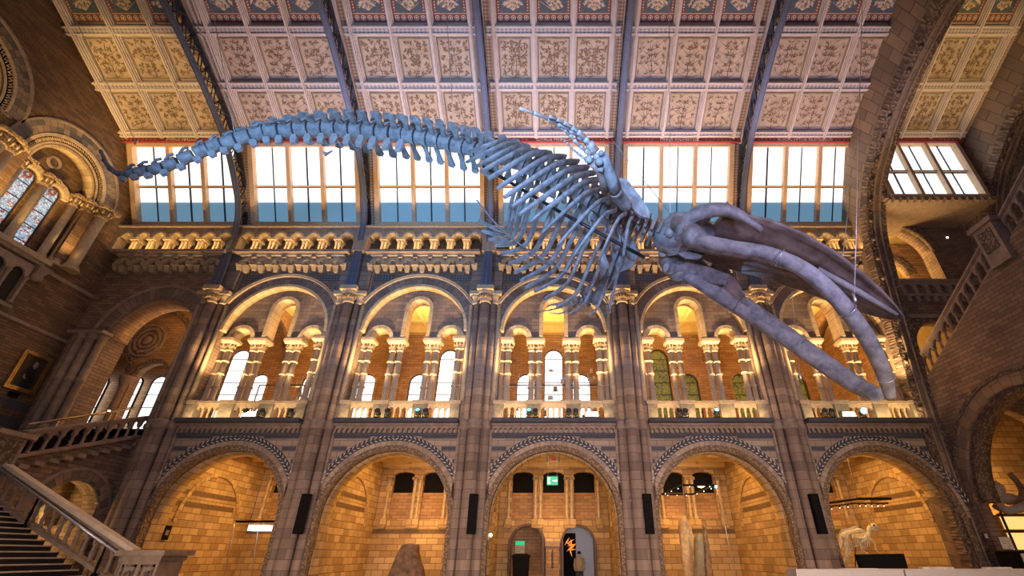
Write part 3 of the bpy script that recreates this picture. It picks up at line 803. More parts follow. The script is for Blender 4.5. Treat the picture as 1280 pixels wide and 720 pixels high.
for k, X in enumerate(SKX):
    for r, (rn, s0, h) in enumerate(rows):
        for c in range(3):
            sc = .83 if k == 6 else 1
            P = CM(X) @ Vector(((c-1)*1.965*sc, 0, s0))
            if r < 2:
                look = ['beige ceiling panel with gold-dotted branch', 'beige ceiling panel with feathery sprig', 'tan ceiling panel with rounded leaves', 'beige ceiling panel with pointed leaves', 'pale ceiling panel with pine sprays', 'pale ceiling panel with long leaves', 'yellow lit ceiling panel with dark branch'][k]
            else: look = 'dark red-bordered ceiling panel with pale flowers'
            o = MB(); o.box(-.8, .8, 0, .05, 0, h)
            o = o.build('ceiling_painting', MT['ceilbeige'] if r < 2 else MT['pgreen'])
            o.location = P; o.rotation_euler = (CROT, 0, 0); o.scale = (sc, 1, 1)
            tag(o, look + ', ' + rn + ', ' + cols[c] + ' column, ' + bays[k] + ('' if k == 6 else ' from left' if k else ''), 'ceiling painting', 'painted ceiling panels', 'thing')
            if r < 2: branch_panel(k*10+r*3+c+1, k, o, h=h)
            else: flower_panel(k*10+c, o)
            if r < 2:
                m = MB(); t = .05
                for q in ((-.8,.8,0,t),(-.8,.8,h-t,h),(-.8,-.8+t,t,h-t),(.8-t,.8,t,h-t)): m.box(q[0],q[1],-.02,0,q[2],q[3])
                m.build('grey_border', MT['rockgrey'], o)
# ================================================================== iron girders
IN = [(-.5,13.6),(-.55,15.6),(-.75,17.4),(-1.25,18.5),(-2,19.3),(-3.0,20.2),(-4.2,21.0),(-6.4,22.0),(-8.0,22.6),(-10,23.2)]
OUT = [(-.1,16.6),(-.2,17.6),(-.45,18.4),(-1.0,19.3),(-1.7,20.05),(-2.6,20.9),(-3.8,21.75),(-6.1,22.85),(-7.8,23.5),(-10,24.2)]
def resample(c, n):
    P = [Vector((0, a, b)) for a, b in c]; D = [0]
    for i in range(1, len(P)): D.append(D[-1] + (P[i]-P[i-1]).length)
    out = []
    for k in range(n):
        t = D[-1]*k/(n-1); i = 0
        while i < len(D)-2 and D[i+1] < t: i += 1
        f = (t-D[i])/(D[i+1]-D[i])
        p0, p1, p2, p3 = P[max(i-1,0)], P[i], P[i+1], P[min(i+2,len(P)-1)]
        out.append(.5*((2*p1)+(p2-p0)*f+(2*p0-5*p1+4*p2-p3)*f*f+(3*p1-p0-3*p2+p3)*f**3))
    return out
def strap(m, pts, hw, th):
    """flat bar swept in the y-z plane, width along x"""
    R = []
    for i, p in enumerate(pts):
        t = (pts[min(i+1,len(pts)-1)]-pts[max(i-1,0)]).normalized(); n = Vector((0,-t.z,t.y))*th/2
        w = hw(i/(len(pts)-1)) if callable(hw) else hw
        R.append([p-n+Vector((-w,0,0)), p-n+Vector((w,0,0)), p+n+Vector((w,0,0)), p+n+Vector((-w,0,0))])
    m.loft(R, smooth=False)
first = None
gn = ['leftmost blue iron roof girder, crossing the thin part of the tail', 'second blue iron roof girder, rising behind the thick tail vertebrae', 'middle blue iron roof girder, behind the rib cage', 'fourth blue iron roof girder, behind the raised flipper', 'rightmost blue iron roof girder, right of the whale skull top']
for k, X in enumerate(PX):
    if first is None:
        first = thing('iron_girder', gn[k], 'girder', (X, 0, 0), 'curved iron roof girders')
        A = resample(IN, 40); B = resample(OUT, 30)
        m = MB(); strap(m, A, lambda t: .30-.14*min(1, t*5), .06); m.m = 1
        AA = resample(IN, 150)
        for i, p in enumerate(AA[:-1]):
            t = (AA[i+1]-p).normalized(); n = Vector((0,-t.z,t.y)); n = n if n.y < 0 else -n
            for s in (-1, 1):
                c = p + n*.04 + Vector((s*.11,0,0)); m.box(c.x-.016,c.x+.016,c.y-.016,c.y+.016,c.z-.016,c.z+.016)
        m.build('front_flange', [MT['iron'], MT['irondark']], first)
        m = MB()
        web = resample(IN, 40)
        R = []
        strap(m, [p + Vector((0,.0,0)) for p in B], .13, .06)
        m.build('rear_flange', MT['irondark'], first)
        m = MB()
        # solid plated foot below the lattice
        m.prism([(-.5,13.6),(-.55,15.6),(-.72,17.2),(-.1,17.2),(-.1,13.6)], -.05, .05, 'x'); m.build('plated_foot', MT['iron'], first)
        A2 = resample(IN[2:], 17); B2 = resample(OUT[1:], 17)
        for i in range(16):
            for p, q in ((A2[i], B2[i+1]), (B2[i], A2[i+1])) if i % 2 == 0 else ((A2[i], B2[i+1]), (A2[i], B2[i])):
                for s in (-.09, .09):
                    m = MB(); m.tube([p+Vector((s,0,0)), q+Vector((s,0,0))], .035, 4, smooth=False); m.build('lattice_bar', MT['irondark'], first)
            m = MB(); c = (A2[i]+B2[i])/2; m.ball(c, (.04,.13,.13), 8, 5); m.build('gilded_leaf', MT['gilt'], first)
    else: dup(first, (X, 0, 0), gn[k])
# ================================================================== transverse stone arches at the right
RIB = [(.15,0),(.12,3.5),(0,5.65),(-.25,8.3),(-.65,11.2),(-1.1,14),(-1.64,16.4),(-2.8,18.4),(-4.2,19.6),(-5.45,20.45),(-7.1,21.2),(-8.5,21.65),(-10.2,22.0),(-12,21.7),(-14,20.8)]
ROUT = [(1.2,0),(1.2,3.5),(1.2,5.65),(1.2,8.3),(1.1,11.2),(1.0,14),(.7,17.0),(-.3,19.9),(-2.3,22.0),(-4.0,23.0),(-6.5,24.0),(-8.5,24.6),(-10.2,25.0),(-12,24.6),(-14,23.5)]
def rib_arch(X, label):
    o = thing('transverse_arch', label, 'arch', (X, 0, 0), 'great transverse arches')
    A = resample(RIB, 60); B = resample(ROUT, 60)
    m = MB(); L = 0
    for i in range(59):
        l = (A[i+1]-A[i]).length
        for x in (0, .95):
            P = [A[i],A[i+1],B[i+1],B[i]]
            m.face([p+Vector((x,0,0)) for p in P], [(0,L),(0,L+l),(1.2,L+l),(1.2,L)])
        m.face([A[i],A[i]+Vector((.95,0,0)),A[i+1]+Vector((.95,0,0)),A[i+1]], [(0,L),(.95,L),(.95,L+l),(0,L+l)]); L += l
    m.build('arch_body', MT['vous2'], o)
    def strip(x0, x1, out, name, mat, back=.05):
        m = MB(); L = 0
        for i in range(59):
            l = (A[i+1]-A[i]).length; t0 = (A[min(i+1,59)]-A[max(i-1,0)]).normalized(); t1 = (A[min(i+2,59)]-A[i]).normalized()
            n0 = Vector((0,-t0.z,t0.y)); n1 = Vector((0,-t1.z,t1.y))
            if n0.y > 0 and i < 20: n0 = -n0
            if n1.y > 0 and i < 20: n1 = -n1
            P0, P1 = A[i]+n0*out, A[i+1]+n1*out; Q0, Q1 = A[i]-n0*back, A[i+1]-n1*back
            a, b = Vector((x0,0,0)), Vector((x1,0,0))
            m.face([P0+a,P0+b,P1+b,P1+a], [(x0,L),(x1,L),(x1,L+l),(x0,L+l)])
            m.face([Q0+a,P0+a,P1+a,Q1+a], [(0,L),(out,L),(out,L+l),(0,L+l)]); m.face([P0+b,Q0+b,Q1+b,P1+b], [(0,L),(out,L),(out,L+l),(0,L+l)]); L += l
        return m.build(name, mat, o)
    strip(-.06, .28, .1, 'carved_moulding', MT['carved'], .42); strip(.28, .34, .14, 'roll', MT['stone']); strip(.62, .68, .1, 'roll', MT['stone']); strip(.70, .98, .06, 'carved_moulding', MT['carved'])
    for i in range(4, 50, 2):
        t = (A[i+1]-A[i-1]).normalized(); n = Vector((0,-t.z,t.y)); n = n if (n.y < 0 or i > 22) else -n
        c = A[i] + n*.16 + Vector((.1,0,0)); m = MB(); m.ball(c, (.1,.12,.12), 6, 4); m.build('leaf_boss', MT['carved'], o)
    return o
MT['vous2'] = brick('tan and grey arch blocks', (.36,.255,.175), (.245,.185,.15), (.14,.10,.07), .62, .46, .014)
rib_arch(16.47, 'great curved stone arch with carved edges rising right of the whale jaw')
rib_arch(22.9, 'second great stone arch at the far right, beyond the stairs')
# bay between the two great arches
wr = struct('wall_rear', 'dim stone bay between the two great transverse arches', 'wall')
YB = -.3
m = MB(); m.archwall(17.36, 23, 14.0, 18.2, 18.9, 1.75, 15.9, YB, YB+.8, 20); m.box(17.36,23,YB,YB+.6,12.2,13.0); m.archwall(17.36, 23, 8.5, 12.2, 19.1, 1.6, 10.1, YB, YB+.6, 18); m.box(17.36,23,YB,YB+.6,13.0,14.0)
m2 = MB(); m2.box(17.36,23,-2.7,YB+.8,17.5,17.75); m2.build('window_ledge', MT['stone'], wr)
m.archwall(17.36, 23, 0, 8.5, 20.0, 2.2, 5.2, YB, YB+.6, 18)
m.build('bay_masonry', MT['wall'], wr)
m = MB(); m.archwall(17.3, 24, 13.0, 18.4, 20.0, 1.35, 16.2, 2.6, 3.0, 18); m.build('inner_wall', MT['gallery'], wr)
m = MB(); m.ring(18.9, 15.9, 1.73, 2.15, YB-.14, YB+.1, 0, PI, 22); m.ring(19.1, 10.1, 1.58, 2.0, YB-.14, YB+.1, 0, PI, 22); m.ring(20.0, 16.2, 1.3, 1.6, 2.45, 2.7, 0, PI, 20); m.build('arch_ring', MT['carved'], wr)
m = MB(); m.box(17.3, 34, 7.5, 7.6, 6, 19.4); m.box(17.3,34,YB+.8,7.5,18.5,18.6); m.build('lit_wall', MT['yellowlit'], wr)
m = MB(); m.box(17.3, 36, 5.0, 5.2, 0, 9); m.box(30,30.2,-18,6,0,27); m.box(23.9,30,YB,YB+.5,8.8,19); m.box(17.3,36,YB+.6,5,8.6,8.8); m.build('far_wall', MT['alcove'], wr)
m = MB()
for i in range(14): m.box(17.5+i*.38, 17.68+i*.38, -2.85, -2.6, 17.35, 17.6)
for i in range(12): m.box(17.5+i*.45, 17.7+i*.45, YB-.25, YB, 12.7, 13.0)
m.box(17.36,23,YB-.3,YB,13.0,13.12); m.box(17.36,23,YB-.2,YB,11.8,12.0); m.build('corbel_row', MT['stone'], wr)
o = thing('parapet', 'dark stone parapet of little arches beyond the great arch, under the yellow lit opening', 'balustrade', (20.1, YB-.1, 13.12))
m = MB()
for i in range(9): c = -2.7+i*.6+.3; m.archwall(c-.3, c+.3, 0, .75, c, .19, .45, -.1, .12, 8)
m.build('arched_panel', MT['stone'], o)
m = MB(); m.box(-2.75,2.75,-.16,.2,.75,.9); m.build('coping', MT['stone'], o)
# ================================================================== left end wall
LR = Matrix.Rotation(PI/2, 4, 'Z')       # local x -> hall y, local y -> -hall x
wl = struct('wall_left', 'brown brick gable end wall with stained glass windows', 'wall')
m = MB(); m.M = LR
m.box(-1.2, 1.3, 24, 24.6, 0, 26); m.box(-7.1, -1.2, 24, 24.6, 0, 13.6)
m.archwall(-7.1, -1.2, 13.6, 26, -4.2, 1.62, 17.5, 24, 24.9, 24)
m.box(-13.2, -7.1, 24, 24.6, 0, 13.6); m.archwall(-13.2, -7.1, 13.6, 27, -10.15, 2.27, 18.4, 24, 24.9, 26)
m.box(-24, -13.2, 24, 24.6, 0, 26)
def lancet_wall(c, hw, zs, z0, z1, x0, x1): m.archwall(x0, x1, z0, z1, c, hw, zs, 24.65, 24.9, 12)
lancet_wall(-3.72, .36, 17.0, 13.7, 19.3, -4.35, -2.5); lancet_wall(-4.95, .36, 17.0, 13.7, 19.3, -6.0, -4.35)
lancet_wall(-9.2, .5, 17.6, 13.7, 21.2, -10.1, -7.6); lancet_wall(-11.0, .5, 17.6, 13.7, 21.2, -12.7, -10.1)
m.build('brickwork', MT['endwall'], wl)
m = MB(); m.M = LR
m.box(-3.0, 1.0, 23.9, 24.05, 13.12, 13.3); m.box(-24, 1.0, 23.92, 24.05, 10.6, 10.75); m.box(-24, -3.0, 23.9, 24.05, 11.0, 11.15)
m.build('string_course', MT['stone'], wl)
m = MB(); m.M = LR; m.box(-24,1,23.985,24.02,7.2,7.55); m.box(-24,1,23.985,24.02,6.5,6.85); m.build('dark_course', MT['slate'], wl)
def win_arch(c, zs, r0, r1, r2, label):
    o = thing('window_arch', label, 'arch', (-24, c, zs))
    R = Matrix.Rotation(PI/2, 4, 'Z')
    def ring(a, b, y0, y1, name, mat, parent=o, n=32):
        m = MB(); m.M = R; m.ring(0, 0, a, b, y0, y1, 0, PI, n); return m.build(name, mat, parent)
    ring(r0-.1, r0+.06, .05, .5, 'inner_roll', MT['vousgold']); ring(r0+.06, r0+.16, -.02, .3, 'gold_rim', MT['buff'])
    z = ring(r0+.16, r0+.40, -.0, .1, 'dark_band', MT['leafband'])
    m = MB(); m.M = R; N = 30; rr = r0+.28
    for i in range(N):
        a0 = PI*(i+.1)/N; a1 = PI*(i+.9)/N
        p = [Vector(((rr+ (.07 if j%2 else -.07))*math.cos(a0+(a1-a0)*j/3), -.04, (rr+(.07 if j%2 else -.07))*math.sin(a0+(a1-a0)*j/3))) for j in range(4)]
        m.tube(p, .028, 4, smooth=False)
    m.build('zigzag', MT['buff'], z)
    ring(r0+.40, r1, -.08, .2, 'outer_rim', MT['buff']); ring(r1, r1+(r2-r1)*.55, -.02, .1, 'banded_ring', MT['vousband']); ring(r1+(r2-r1)*.55, r2, -.02, .1, 'banded_ring', MT['vousband'])
    ring(r2, r2+.1, -.1, .1, 'hood_mould', MT['stone'])
    return o
win_arch(-4.2, 17.5, 1.6, 2.15, 2.75, 'gold rimmed round arch over the two stained glass lancets on the brick end wall')
win_arch(-10.15, 18.4, 2.25, 2.75, 3.3, 'larger gold rimmed arch cut by the top left edge of the picture')
k = 41
for c, r, zs, lab in ((-3.72,.36,17.0,'stained glass lancet on the end wall, nearer the gallery arch'), (-4.95,.36,17.0,'second stained glass lancet on the end wall, further from the gallery arch'), (-9.2,.5,17.6,'taller stained glass light under the larger end wall arch, inner one'), (-11.0,.5,17.6,'taller stained glass light under the larger end wall arch, outer one')):
    o = glazed('window_%d' % k, lab, 0, r, 13.7, zs, 0, MT['rosewin']); o.location = (-24.74, c, 0); o.rotation_euler = (0, 0, PI/2); k += 1
    m = MB(); m.M = Matrix.Identity(4); m.ring(0, zs, r+.02, r+.3, -.25, -.02, 0, PI, 16); m.build('surround', MT['vousgold'], o)
    m = MB(); m.ring(0, zs+.1, r*.25, r*.5, -.06, .0, 0, 2*PI, 12, False); m.build('rosette', MT['pred'], o)
o = thing('oculus', 'small dark round opening above the two stained glass lancets', 'opening', (-24.63, -4.45, 18.35), rz=PI/2)
m = MB(); m.ring(0, 0, .22, .32, -.06, .1, 0, 2*PI, 20, False); m.build('rim', MT['stone'], o)
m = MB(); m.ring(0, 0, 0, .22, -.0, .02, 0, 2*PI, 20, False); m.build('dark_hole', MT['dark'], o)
# columns beside the end wall windows
def wcol(c, x, r, z0, z1, lab, first=[None]):
    o = thing('window_column', lab, 'column', (x, c, z0), 'columns of the end wall windows')
    h = z1 - z0
    m = MB(); m.lathe([(r*1.6,0),(r*1.6,.12),(r*1.2,.2),(r*1.35,.27),(r,.34),(r,h-.6)], 0, 0, 12); m.build('shaft', MT['buff'], o)
    m = MB(); m.lathe([(r,h-.62),(r*1.25,h-.56),(r*1.05,h-.5),(r*1.7,h-.15)], 0, 0, 12); m.box(-r*1.9,r*1.9,-r*1.9,r*1.9,h-.15,h); m.build('capital', MT['carvedgold'], o)
    m = MB()
    for i in range(8): a = 2*PI*i/8; m.ball((r*1.4*math.cos(a), r*1.4*math.sin(a), h-.3), (.05,.05,.13), 6, 4)
    m.build('leaf_carving', MT['buff'], o)
for c, x, r, lab in ((-2.85,-24.4,.17,'slim gold column in the jamb of the two lancets, closest to the stained glass'),(-2.4,-24.2,.2,'middle gold column of three in the jamb right of the lancets'),(-1.85,-23.85,.25,'thickest of three gold columns right of the lancets'),(-4.34,-24.45,.17,'gold column between the two stained glass lancets'),(-5.6,-24.4,.18,'gold column on the far side of the two lancets'),(-6.5,-23.95,.2,'gold column between the two end wall arches, beside the lancets'),(-7.0,-23.9,.27,'thick gold column carrying the larger end wall arch')):
    wcol(c, x, r, 13.7, 17.5, lab)
wcol(-7.55, -24.3, .2, 13.7, 18.4, 'gold jamb column under the larger end wall arch')
o = thing('window_sill', 'pale projecting sill under the stained glass windows of the end wall', 'sill', (-24, -7.6, 13.5))
m = MB(); m.box(-.9, .28, -5.4, 4.9, -.1, .12); m.build('ledge', MT['buff'], o)
m = MB(); m.box(-.3, .22, -5.4, 4.7, -.28, -.1); m.build('moulding', MT['stone'], o)
m = MB(); m.taper((.05, 4.75), (.06,.1), (.3,.3), -.9, -.28); m.ball((.12,4.75,-.8), (.2,.28,.22), 10, 6); m.build('end_bracket', MT['stone'], o)
o = thing('wall_arcade', 'dark little arcade on the end wall below the window sill', 'arcade', (-23.98, -3.2, 11.15), rz=PI/2)
m = MB()
for i in range(7): c = -.42 - i*.84; m.archwall(c-.42, c+.42, 0, 1.95, c, .28, 1.35, -.15, .02, 10)
m.build('arched_panel', MT['stone'], o)
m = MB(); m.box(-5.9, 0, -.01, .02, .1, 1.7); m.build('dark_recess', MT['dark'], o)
for i in range(8):
    m = MB(); m.lathe([(.1,0),(.1,.1),(.07,.14),(.07,1.1),(.12,1.3)], -i*.84 if i else -.08, -.2, 8); m.build('colonnette', MT['stone'], o)
# corner shafts carrying the left gallery arch
o = thing('corner_shafts', 'cluster of dark shafts in the corner beside the portrait, carrying the far left gallery arch', 'column', (-22.75, 0, 6.3))
for x, y, r in ((-.75,-.12,.17),(-.35,-.28,.2),(.1,-.22,.2),(.45,-.05,.17)):
    m = MB(); m.lathe([(r*1.4,0),(r*1.4,.2),(r*1.1,.3),(r,.4),(r,2.3),(r*1.2,2.35),(r*1.2,2.45),(r,2.5),(r,4.5)], x, y, 12); m.build('shaft', MT['stone'], o)
m = MB()
for x, y, r in ((-.75,-.12,.17),(-.35,-.28,.2),(.1,-.22,.2),(.45,-.05,.17)): m.lathe([(r,4.45),(r*1.3,4.5),(r*1.05,4.56),(r*1.5,4.7)], x, y, 12)
m.box(-1.0,.75,-.5,.1,4.7,4.85); m.build('capital', MT['stone'], o)
m = MB(); m.box(-1.1,.8,-.55,.1,-.3,0); m.box(-1.15,.8,-.35,.1,-2,-.3); m.build('plinth', MT['stone'], o)
o = thing('gallery_arch', 'broad dark round arch of the far left gallery bay', 'arch', (-20.1, 0, 11.0))
m = MB(); m.ring(0,0,2.15,2.75,-.08,.2,0,PI,34); m.build('arch_ring', MT['vous'], o)
m = MB(); m.ring(0,0,2.75,2.87,-.16,.1,0,PI,34); m.build('hood_mould', MT['stone'], o)
m = MB(); m.ring(0,0,2.02,2.15,.05,1.15,0,PI,34); m.build('soffit_ring', MT['gallery'], o)
# portrait
o = thing('portrait_painting', 'gilt framed portrait of a seated man in black on the brick end wall', 'painting', (-23.97, -.9, 8.82), rz=PI/2)
m = MB()
for q in ((-.68,.68,.75,.88),(-.68,.68,-.88,-.75),(-.68,-.55,-.75,.75),(.55,.68,-.75,.75)): m.box(q[0],q[1],-.1,0,q[2],q[3])
for q in ((-.6,.6,.72,.78),(-.6,.6,-.78,-.72),(-.6,-.54,-.75,.75),(.54,.6,-.75,.75)): m.box(q[0],q[1],-.12,0,q[2],q[3])
m.build('frame', MT['gold'], o)
m = MB(); m.box(-.55,.55,-.03,-.01,-.75,.75); m.m = 1; E = lambda cx,cz,a,b,y: m.face([(cx+a*math.cos(2*PI*i/18),y,cz+b*math.sin(2*PI*i/18)) for i in range(18)])
m.face([(-.42,-.034,-.74),(.4,-.034,-.74),(.38,-.034,-.2),(.22,-.034,.18),(.05,-.034,.26),(-.14,-.034,.2),(-.3,-.034,-.05)]); m.m = 2; E(.1,.36,.1,.14,-.038); E(-.12,-.2,.05,.09,-.038); E(-.06,-.28,.07,.04,-.038); m.m = 3; m.face([(.02,-.04,.5),(.1,-.04,.54),(.2,-.04,.48),(.22,-.04,.36),(.18,-.04,.46),(.1,-.04,.48),(.02,-.04,.44)]); m.face([(.04,-.04,.3),(.16,-.04,.3),(.15,-.04,.2),(.08,-.04,.18)]); m.build('canvas', [MT['canvas'], MT['coat'], MT['skin'], MT['hair']], o)
o = thing('picture_label', 'small dark label box on the brick below the portrait', 'label', (-23.93, -1.0, 7.75), rz=PI/2)
m = MB(); m.taper((0,0),(.16,.05),(.2,.06),-.1,.1); m.build('plate', MT['black'], o)
# ================================================================== stairs at the left
def balustrade(o, P0, P1, n, mats, hz=1.0, base=.12, wd=.16, solid=True):
    """raking stone balustrade from P0 to P1 (foot line), children of o"""
    P0, P1 = Vector(P0), Vector(P1); d = P1 - P0; h = Vector((d.x, d.y, 0)); L = h.length; ux = h/L; sl = d.z/L
    uy = Vector((-ux.y, ux.x, 0)); w = L/n
    def wp(p): return P0 + ux*p.x + uy*p.y + Vector((0,0,p.z + sl*p.x))
    m = MB(); m.warp = wp
    for i in range(n): m.archwall(w*i, w*(i+1), hz*.56, hz*.86, w*(i+.5), w*.37, hz*.64, -wd*.5, wd*.5, 8)
    m.build('arched_panel', mats[0], o)
    m = MB(); m.warp = wp; m.box(0, L, -wd*.7, wd*.7, hz*.86, hz*.91); m.box(0, L, -wd*.95, wd*.95, hz*.91, hz); m.build('coping', mats[1], o)
    m = MB(); m.warp = wp; m.box(0, L, -wd*.8, wd*.8, 0, base); m.build('plinth', mats[0], o)
    for i in range(n + 1):
        x = min(max(w*i, .06), L-.06); c = P0 + ux*x + Vector((0,0,sl*x)); k = hz*.58 - base; r = .058
        m = MB(); m.lathe([(r*1.3,base-.02),(r*1.3,base+.1*k),(r*.8,base+.16*k),(r*1.1,base+.4*k),(r*.75,base+.78*k),(r*1.25,base+.88*k),(r*1.4,base+k)], 0, 0, 8)
        m.build('baluster', mats[0], o, c)
def trs(root, M=None): return root
o = thing('stair_balustrade', 'large pale topped balustrade of the main stair running down to the carved pedestal', 'balustrade')
SX0, SZ0, SX1, SZ1, SY = -12.75, .72, -18.4, 3.3, -4.85
balustrade(o, (SX0, SY, SZ0), (SX1, SY, SZ1), 17, (MT['stone'], MT['rail']), 1.05)
m = MB()
m.tube([(SX0-.1,SY-.3,SZ0+.82),(SX1+.2,SY-.3,SZ1+.82)], .035, 8); rl = m.build('metal_handrail', MT['cable'], o)
for t in (.13, .62):
    m = MB(); c = Vector((SX0,SY-.3,SZ0))*(1-t)+Vector((SX1,SY-.3,SZ1))*t
    m.lathe([(.07,0),(.07,.06),(.035,.1),(.045,.4),(.03,.5),(.03,.82)], 0, 0, 8); m.build('iron_post', MT['black'], o, c)
o = thing('stair_pedestal', 'carved stone pedestal at the foot of the main stair balustrade', 'pedestal', (-12.1, SY, 0))
m = MB(); m.box(-.55,.55,-.5,.5,0,1.45); m.build('body', MT['stone'], o)
m = MB(); m.box(-.6,.6,-.55,.55,1.45,1.58); m.box(-.72,.72,-.66,.66,1.58,1.72); m.build('cap', MT['stone'], o)
m = MB()
for s in (-1, 1):
    c = s*.27
    for q in ((c-.2,c+.2,1.3,1.36),(c-.2,c+.2,.7,.76),(c-.2,c-.15,.7,1.36),(c+.15,c+.2,.7,1.36)): m.box(q[0],q[1],-.54,-.5,q[2],q[3])
    for i in range(7): m.ball((c+.09*math.cos(i*.9), -.52, 1.03+.12*math.sin(i*.9*1.3)), (.06,.03,.07), 6, 4)
for q in ((-.4,.4,1.3,1.36),(-.4,.4,.7,.76)): m.box(.5,.54,q[0],q[1],q[2],q[3])
m.build('carved_panel', MT['carved'], o)
o = thing('main_staircase', 'dark main staircase with bright step edges at the lower left', 'staircase')
N = 19
for i in range(N):
    x = SX0 - .25 - i*(5.55/N); z = .45 + i*(2.95/N)
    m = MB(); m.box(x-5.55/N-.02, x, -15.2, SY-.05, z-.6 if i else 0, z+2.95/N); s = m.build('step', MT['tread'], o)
    m = MB(); m.box(x-.06, x+.012, -15.2, SY-.1, z+2.95/N-.03, z+2.95/N+.006); m.build('nosing', MT['rail'], s)
o = thing('stair_landing', 'stair landing block against the end wall', 'landing')
m = MB(); m.box(-24,-18.55,-15.2,-4.2,0,3.3); m.build('landing_body', MT['wall'], o)
o = thing('stair_block', 'square carved stone block at the left edge where the two balustrades meet', 'pedestal', (-18.5, -5.15, 0))
m = MB(); m.box(-.5,.35,-.5,.5,0,5.05); m.build('body', MT['stone'], o)
m = MB(); m.box(-.6,.5,-.62,.62,5.05,5.2); m.build('cap', MT['stone'], o)
m = MB(); m.box(-.55,.45,-.57,.57,4.0,4.1); m.build('band', MT['stone'], o)
m = MB(); m.box(.35,.38,-.36,.36,4.2,4.95); m.build('carved_panel', MT['carved'], o)
# upper flight: string wall with arch, in the plane x = -18.5
ws = struct('wall_stair', 'brick string wall of the upper stair flight with a banded arch under it', 'wall')
m = MB(); m.M = LR
def st(y): return 4.4 + (y+4.65)*.366
for i in range(24):
    y0 = -4.65 + 5.55*i/24; y1 = -4.65 + 5.55*(i+1)/24
    f = lambda y: 2.7 + math.sqrt(max(0, 1.42**2 - (y+1.7)**2)) if abs(y+1.7) < 1.42 else 0
    a, b = f(y0), f(y1)
    m.face([(y0,18.5,a),(y1,18.5,b),(y1,18.5,st(y1)),(y0,18.5,st(y0))]); m.face([(y1,19.1,b),(y0,19.1,a),(y0,19.1,st(y0)),(y1,19.1,st(y1))])
    m.face([(y0,18.5,st(y0)),(y1,18.5,st(y1)),(y1,19.1,st(y1)),(y0,19.1,st(y0))])
    if a or b: m.face([(y0,18.5,a),(y1,18.5,b),(y1,19.1,b),(y0,19.1,a)])
for s in (-1, 1): m.box(-1.7+s*1.42-.005, -1.7+s*1.42+.005, 18.5, 19.1, 0, 2.7)
m.build('string_wall', MT['wall'], ws)
m = MB(); m.M = LR
m.ring(-1.7, 2.7, 1.40, 1.78, 18.42, 18.6, 0, PI, 26); m.build('banded_arch', MT['vousband'], ws)
m = MB(); m.M = LR; m.ring(-1.7,2.7,1.78,1.88,18.36,18.6,0,PI,26); m.build('hood_mould', MT['stone'], ws)
m = MB(); m.M = LR; m.ring(-1.5, 2.6, .95, 1.3, 20.2, 20.5, 0, PI, 22); m.build('inner_arch', MT['vousband'], ws)
m = MB(); m.box(-22,-21.6,-4,1,0,4.6); m.build('lit_back', MT['yellowlit'], ws)
m = MB()
for z in (1.2,2.2,3.2): m.box(-21.6,-21.58,-4,1,z,z+.35)
m.build('dark_course', MT['slate'], ws)
m = MB()
for i in range(11):
    y = -4.3+i*.47; m.box(-18.5,-18.36,y,y+.36,st(y)-.34,st(y)-.2)
m.build('step_ends', MT['stone'], ws)
m = MB()
for i in range(14): y = -4.6+i*.39; m.box(-23.9,-18.6,y,y+.4,st(y)-.5,st(y)+.15)
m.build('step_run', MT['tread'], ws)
o = thing('upper_balustrade', 'brown stone balustrade of the upper stair flight rising to the first pier', 'balustrade')
balustrade(o, (-18.5,-4.6,4.42), (-18.5,.3,6.22), 11, (MT['stone'], MT['stone']), .95)
o = thing('brass_rail', 'thin brass handrail with a bright glint above the upper stair balustrade', 'handrail')
p0, p1 = W(45, 530, -3.2), W(166, 514.5, -.4)
p0 = Vector((-19.3,-3.9,5.75)); p1 = Vector((-19.3,.1,7.45))
m = MB(); m.tube([p0,p1], .04, 8); m.build('bar', MT['brass'], o)
for t in (.25,.75,.97):
    c = p0*(1-t)+p1*t; m = MB(); m.lathe([(.03,-.9),(.03,0)], 0, 0, 6); m.build('post', MT['brass'], o, c)
o = thing('glint_bead', 'small glowing bead added for the glint on the brass handrail', 'lamp', p0*.3+p1*.7+Vector((0.05,0,.06)))
m = MB(); m.ball((0,0,0), .05, 8, 6); m.build('bulb', MT['warmlamp'], o)  # glowing bead imitates the glint on the brass
m = MB(); m.lathe([(.03,-.09),(.05,-.05),(.05,-.03)], 0, 0, 8); m.build('base', MT['brass'], o)
# ================================================================== stairs at the right
wq = struct('wall_right', 'pale brick side wall of the right hand stair with a big arch under it', 'wall')
m = MB(); R0 = 3.75; cy, cz = -3.97, 3.43; SXR = 17.4
m.M = Matrix.Rotation(-PI/2, 4, 'Z')      # local x -> -hall y ; local y -> hall x
def tp(x): return 8.6 + (x-.15)*.525
n = 30
for i in range(n):
    x0 = .15 + 10.5*i/n; x1 = .15 + 10.5*(i+1)/n
    f = lambda x: cz + math.sqrt(max(0, R0**2 - (x-3.97)**2)) if abs(x-3.97) < R0 else 0
    a, b = f(x0), f(x1); A, B = min(tp(x0),14), min(tp(x1),14)
    m.face([(x0,17.4,a),(x1,17.4,b),(x1,17.4,B),(x0,17.4,A)]); m.face([(x0,17.4,A),(x1,17.4,B),(x1,18.0,B),(x0,18.0,A)])
    if a > 0 or b > 0: m.face([(x0,17.4,max(a,cz)),(x1,17.4,max(b,cz)),(x1,18.0,max(b,cz)),(x0,18.0,max(a,cz))])
m.build('string_wall', MT['wall2'] if 'wall2' in MT else MT['wall'], wq)
m = MB(); m.M = Matrix.Rotation(-PI/2, 4, 'Z'); m.ring(3.97, cz, R0-.05, R0+.42, 17.32, 17.7, 0, PI, 36); m.build('arch_ring', MT['vous2'], wq)
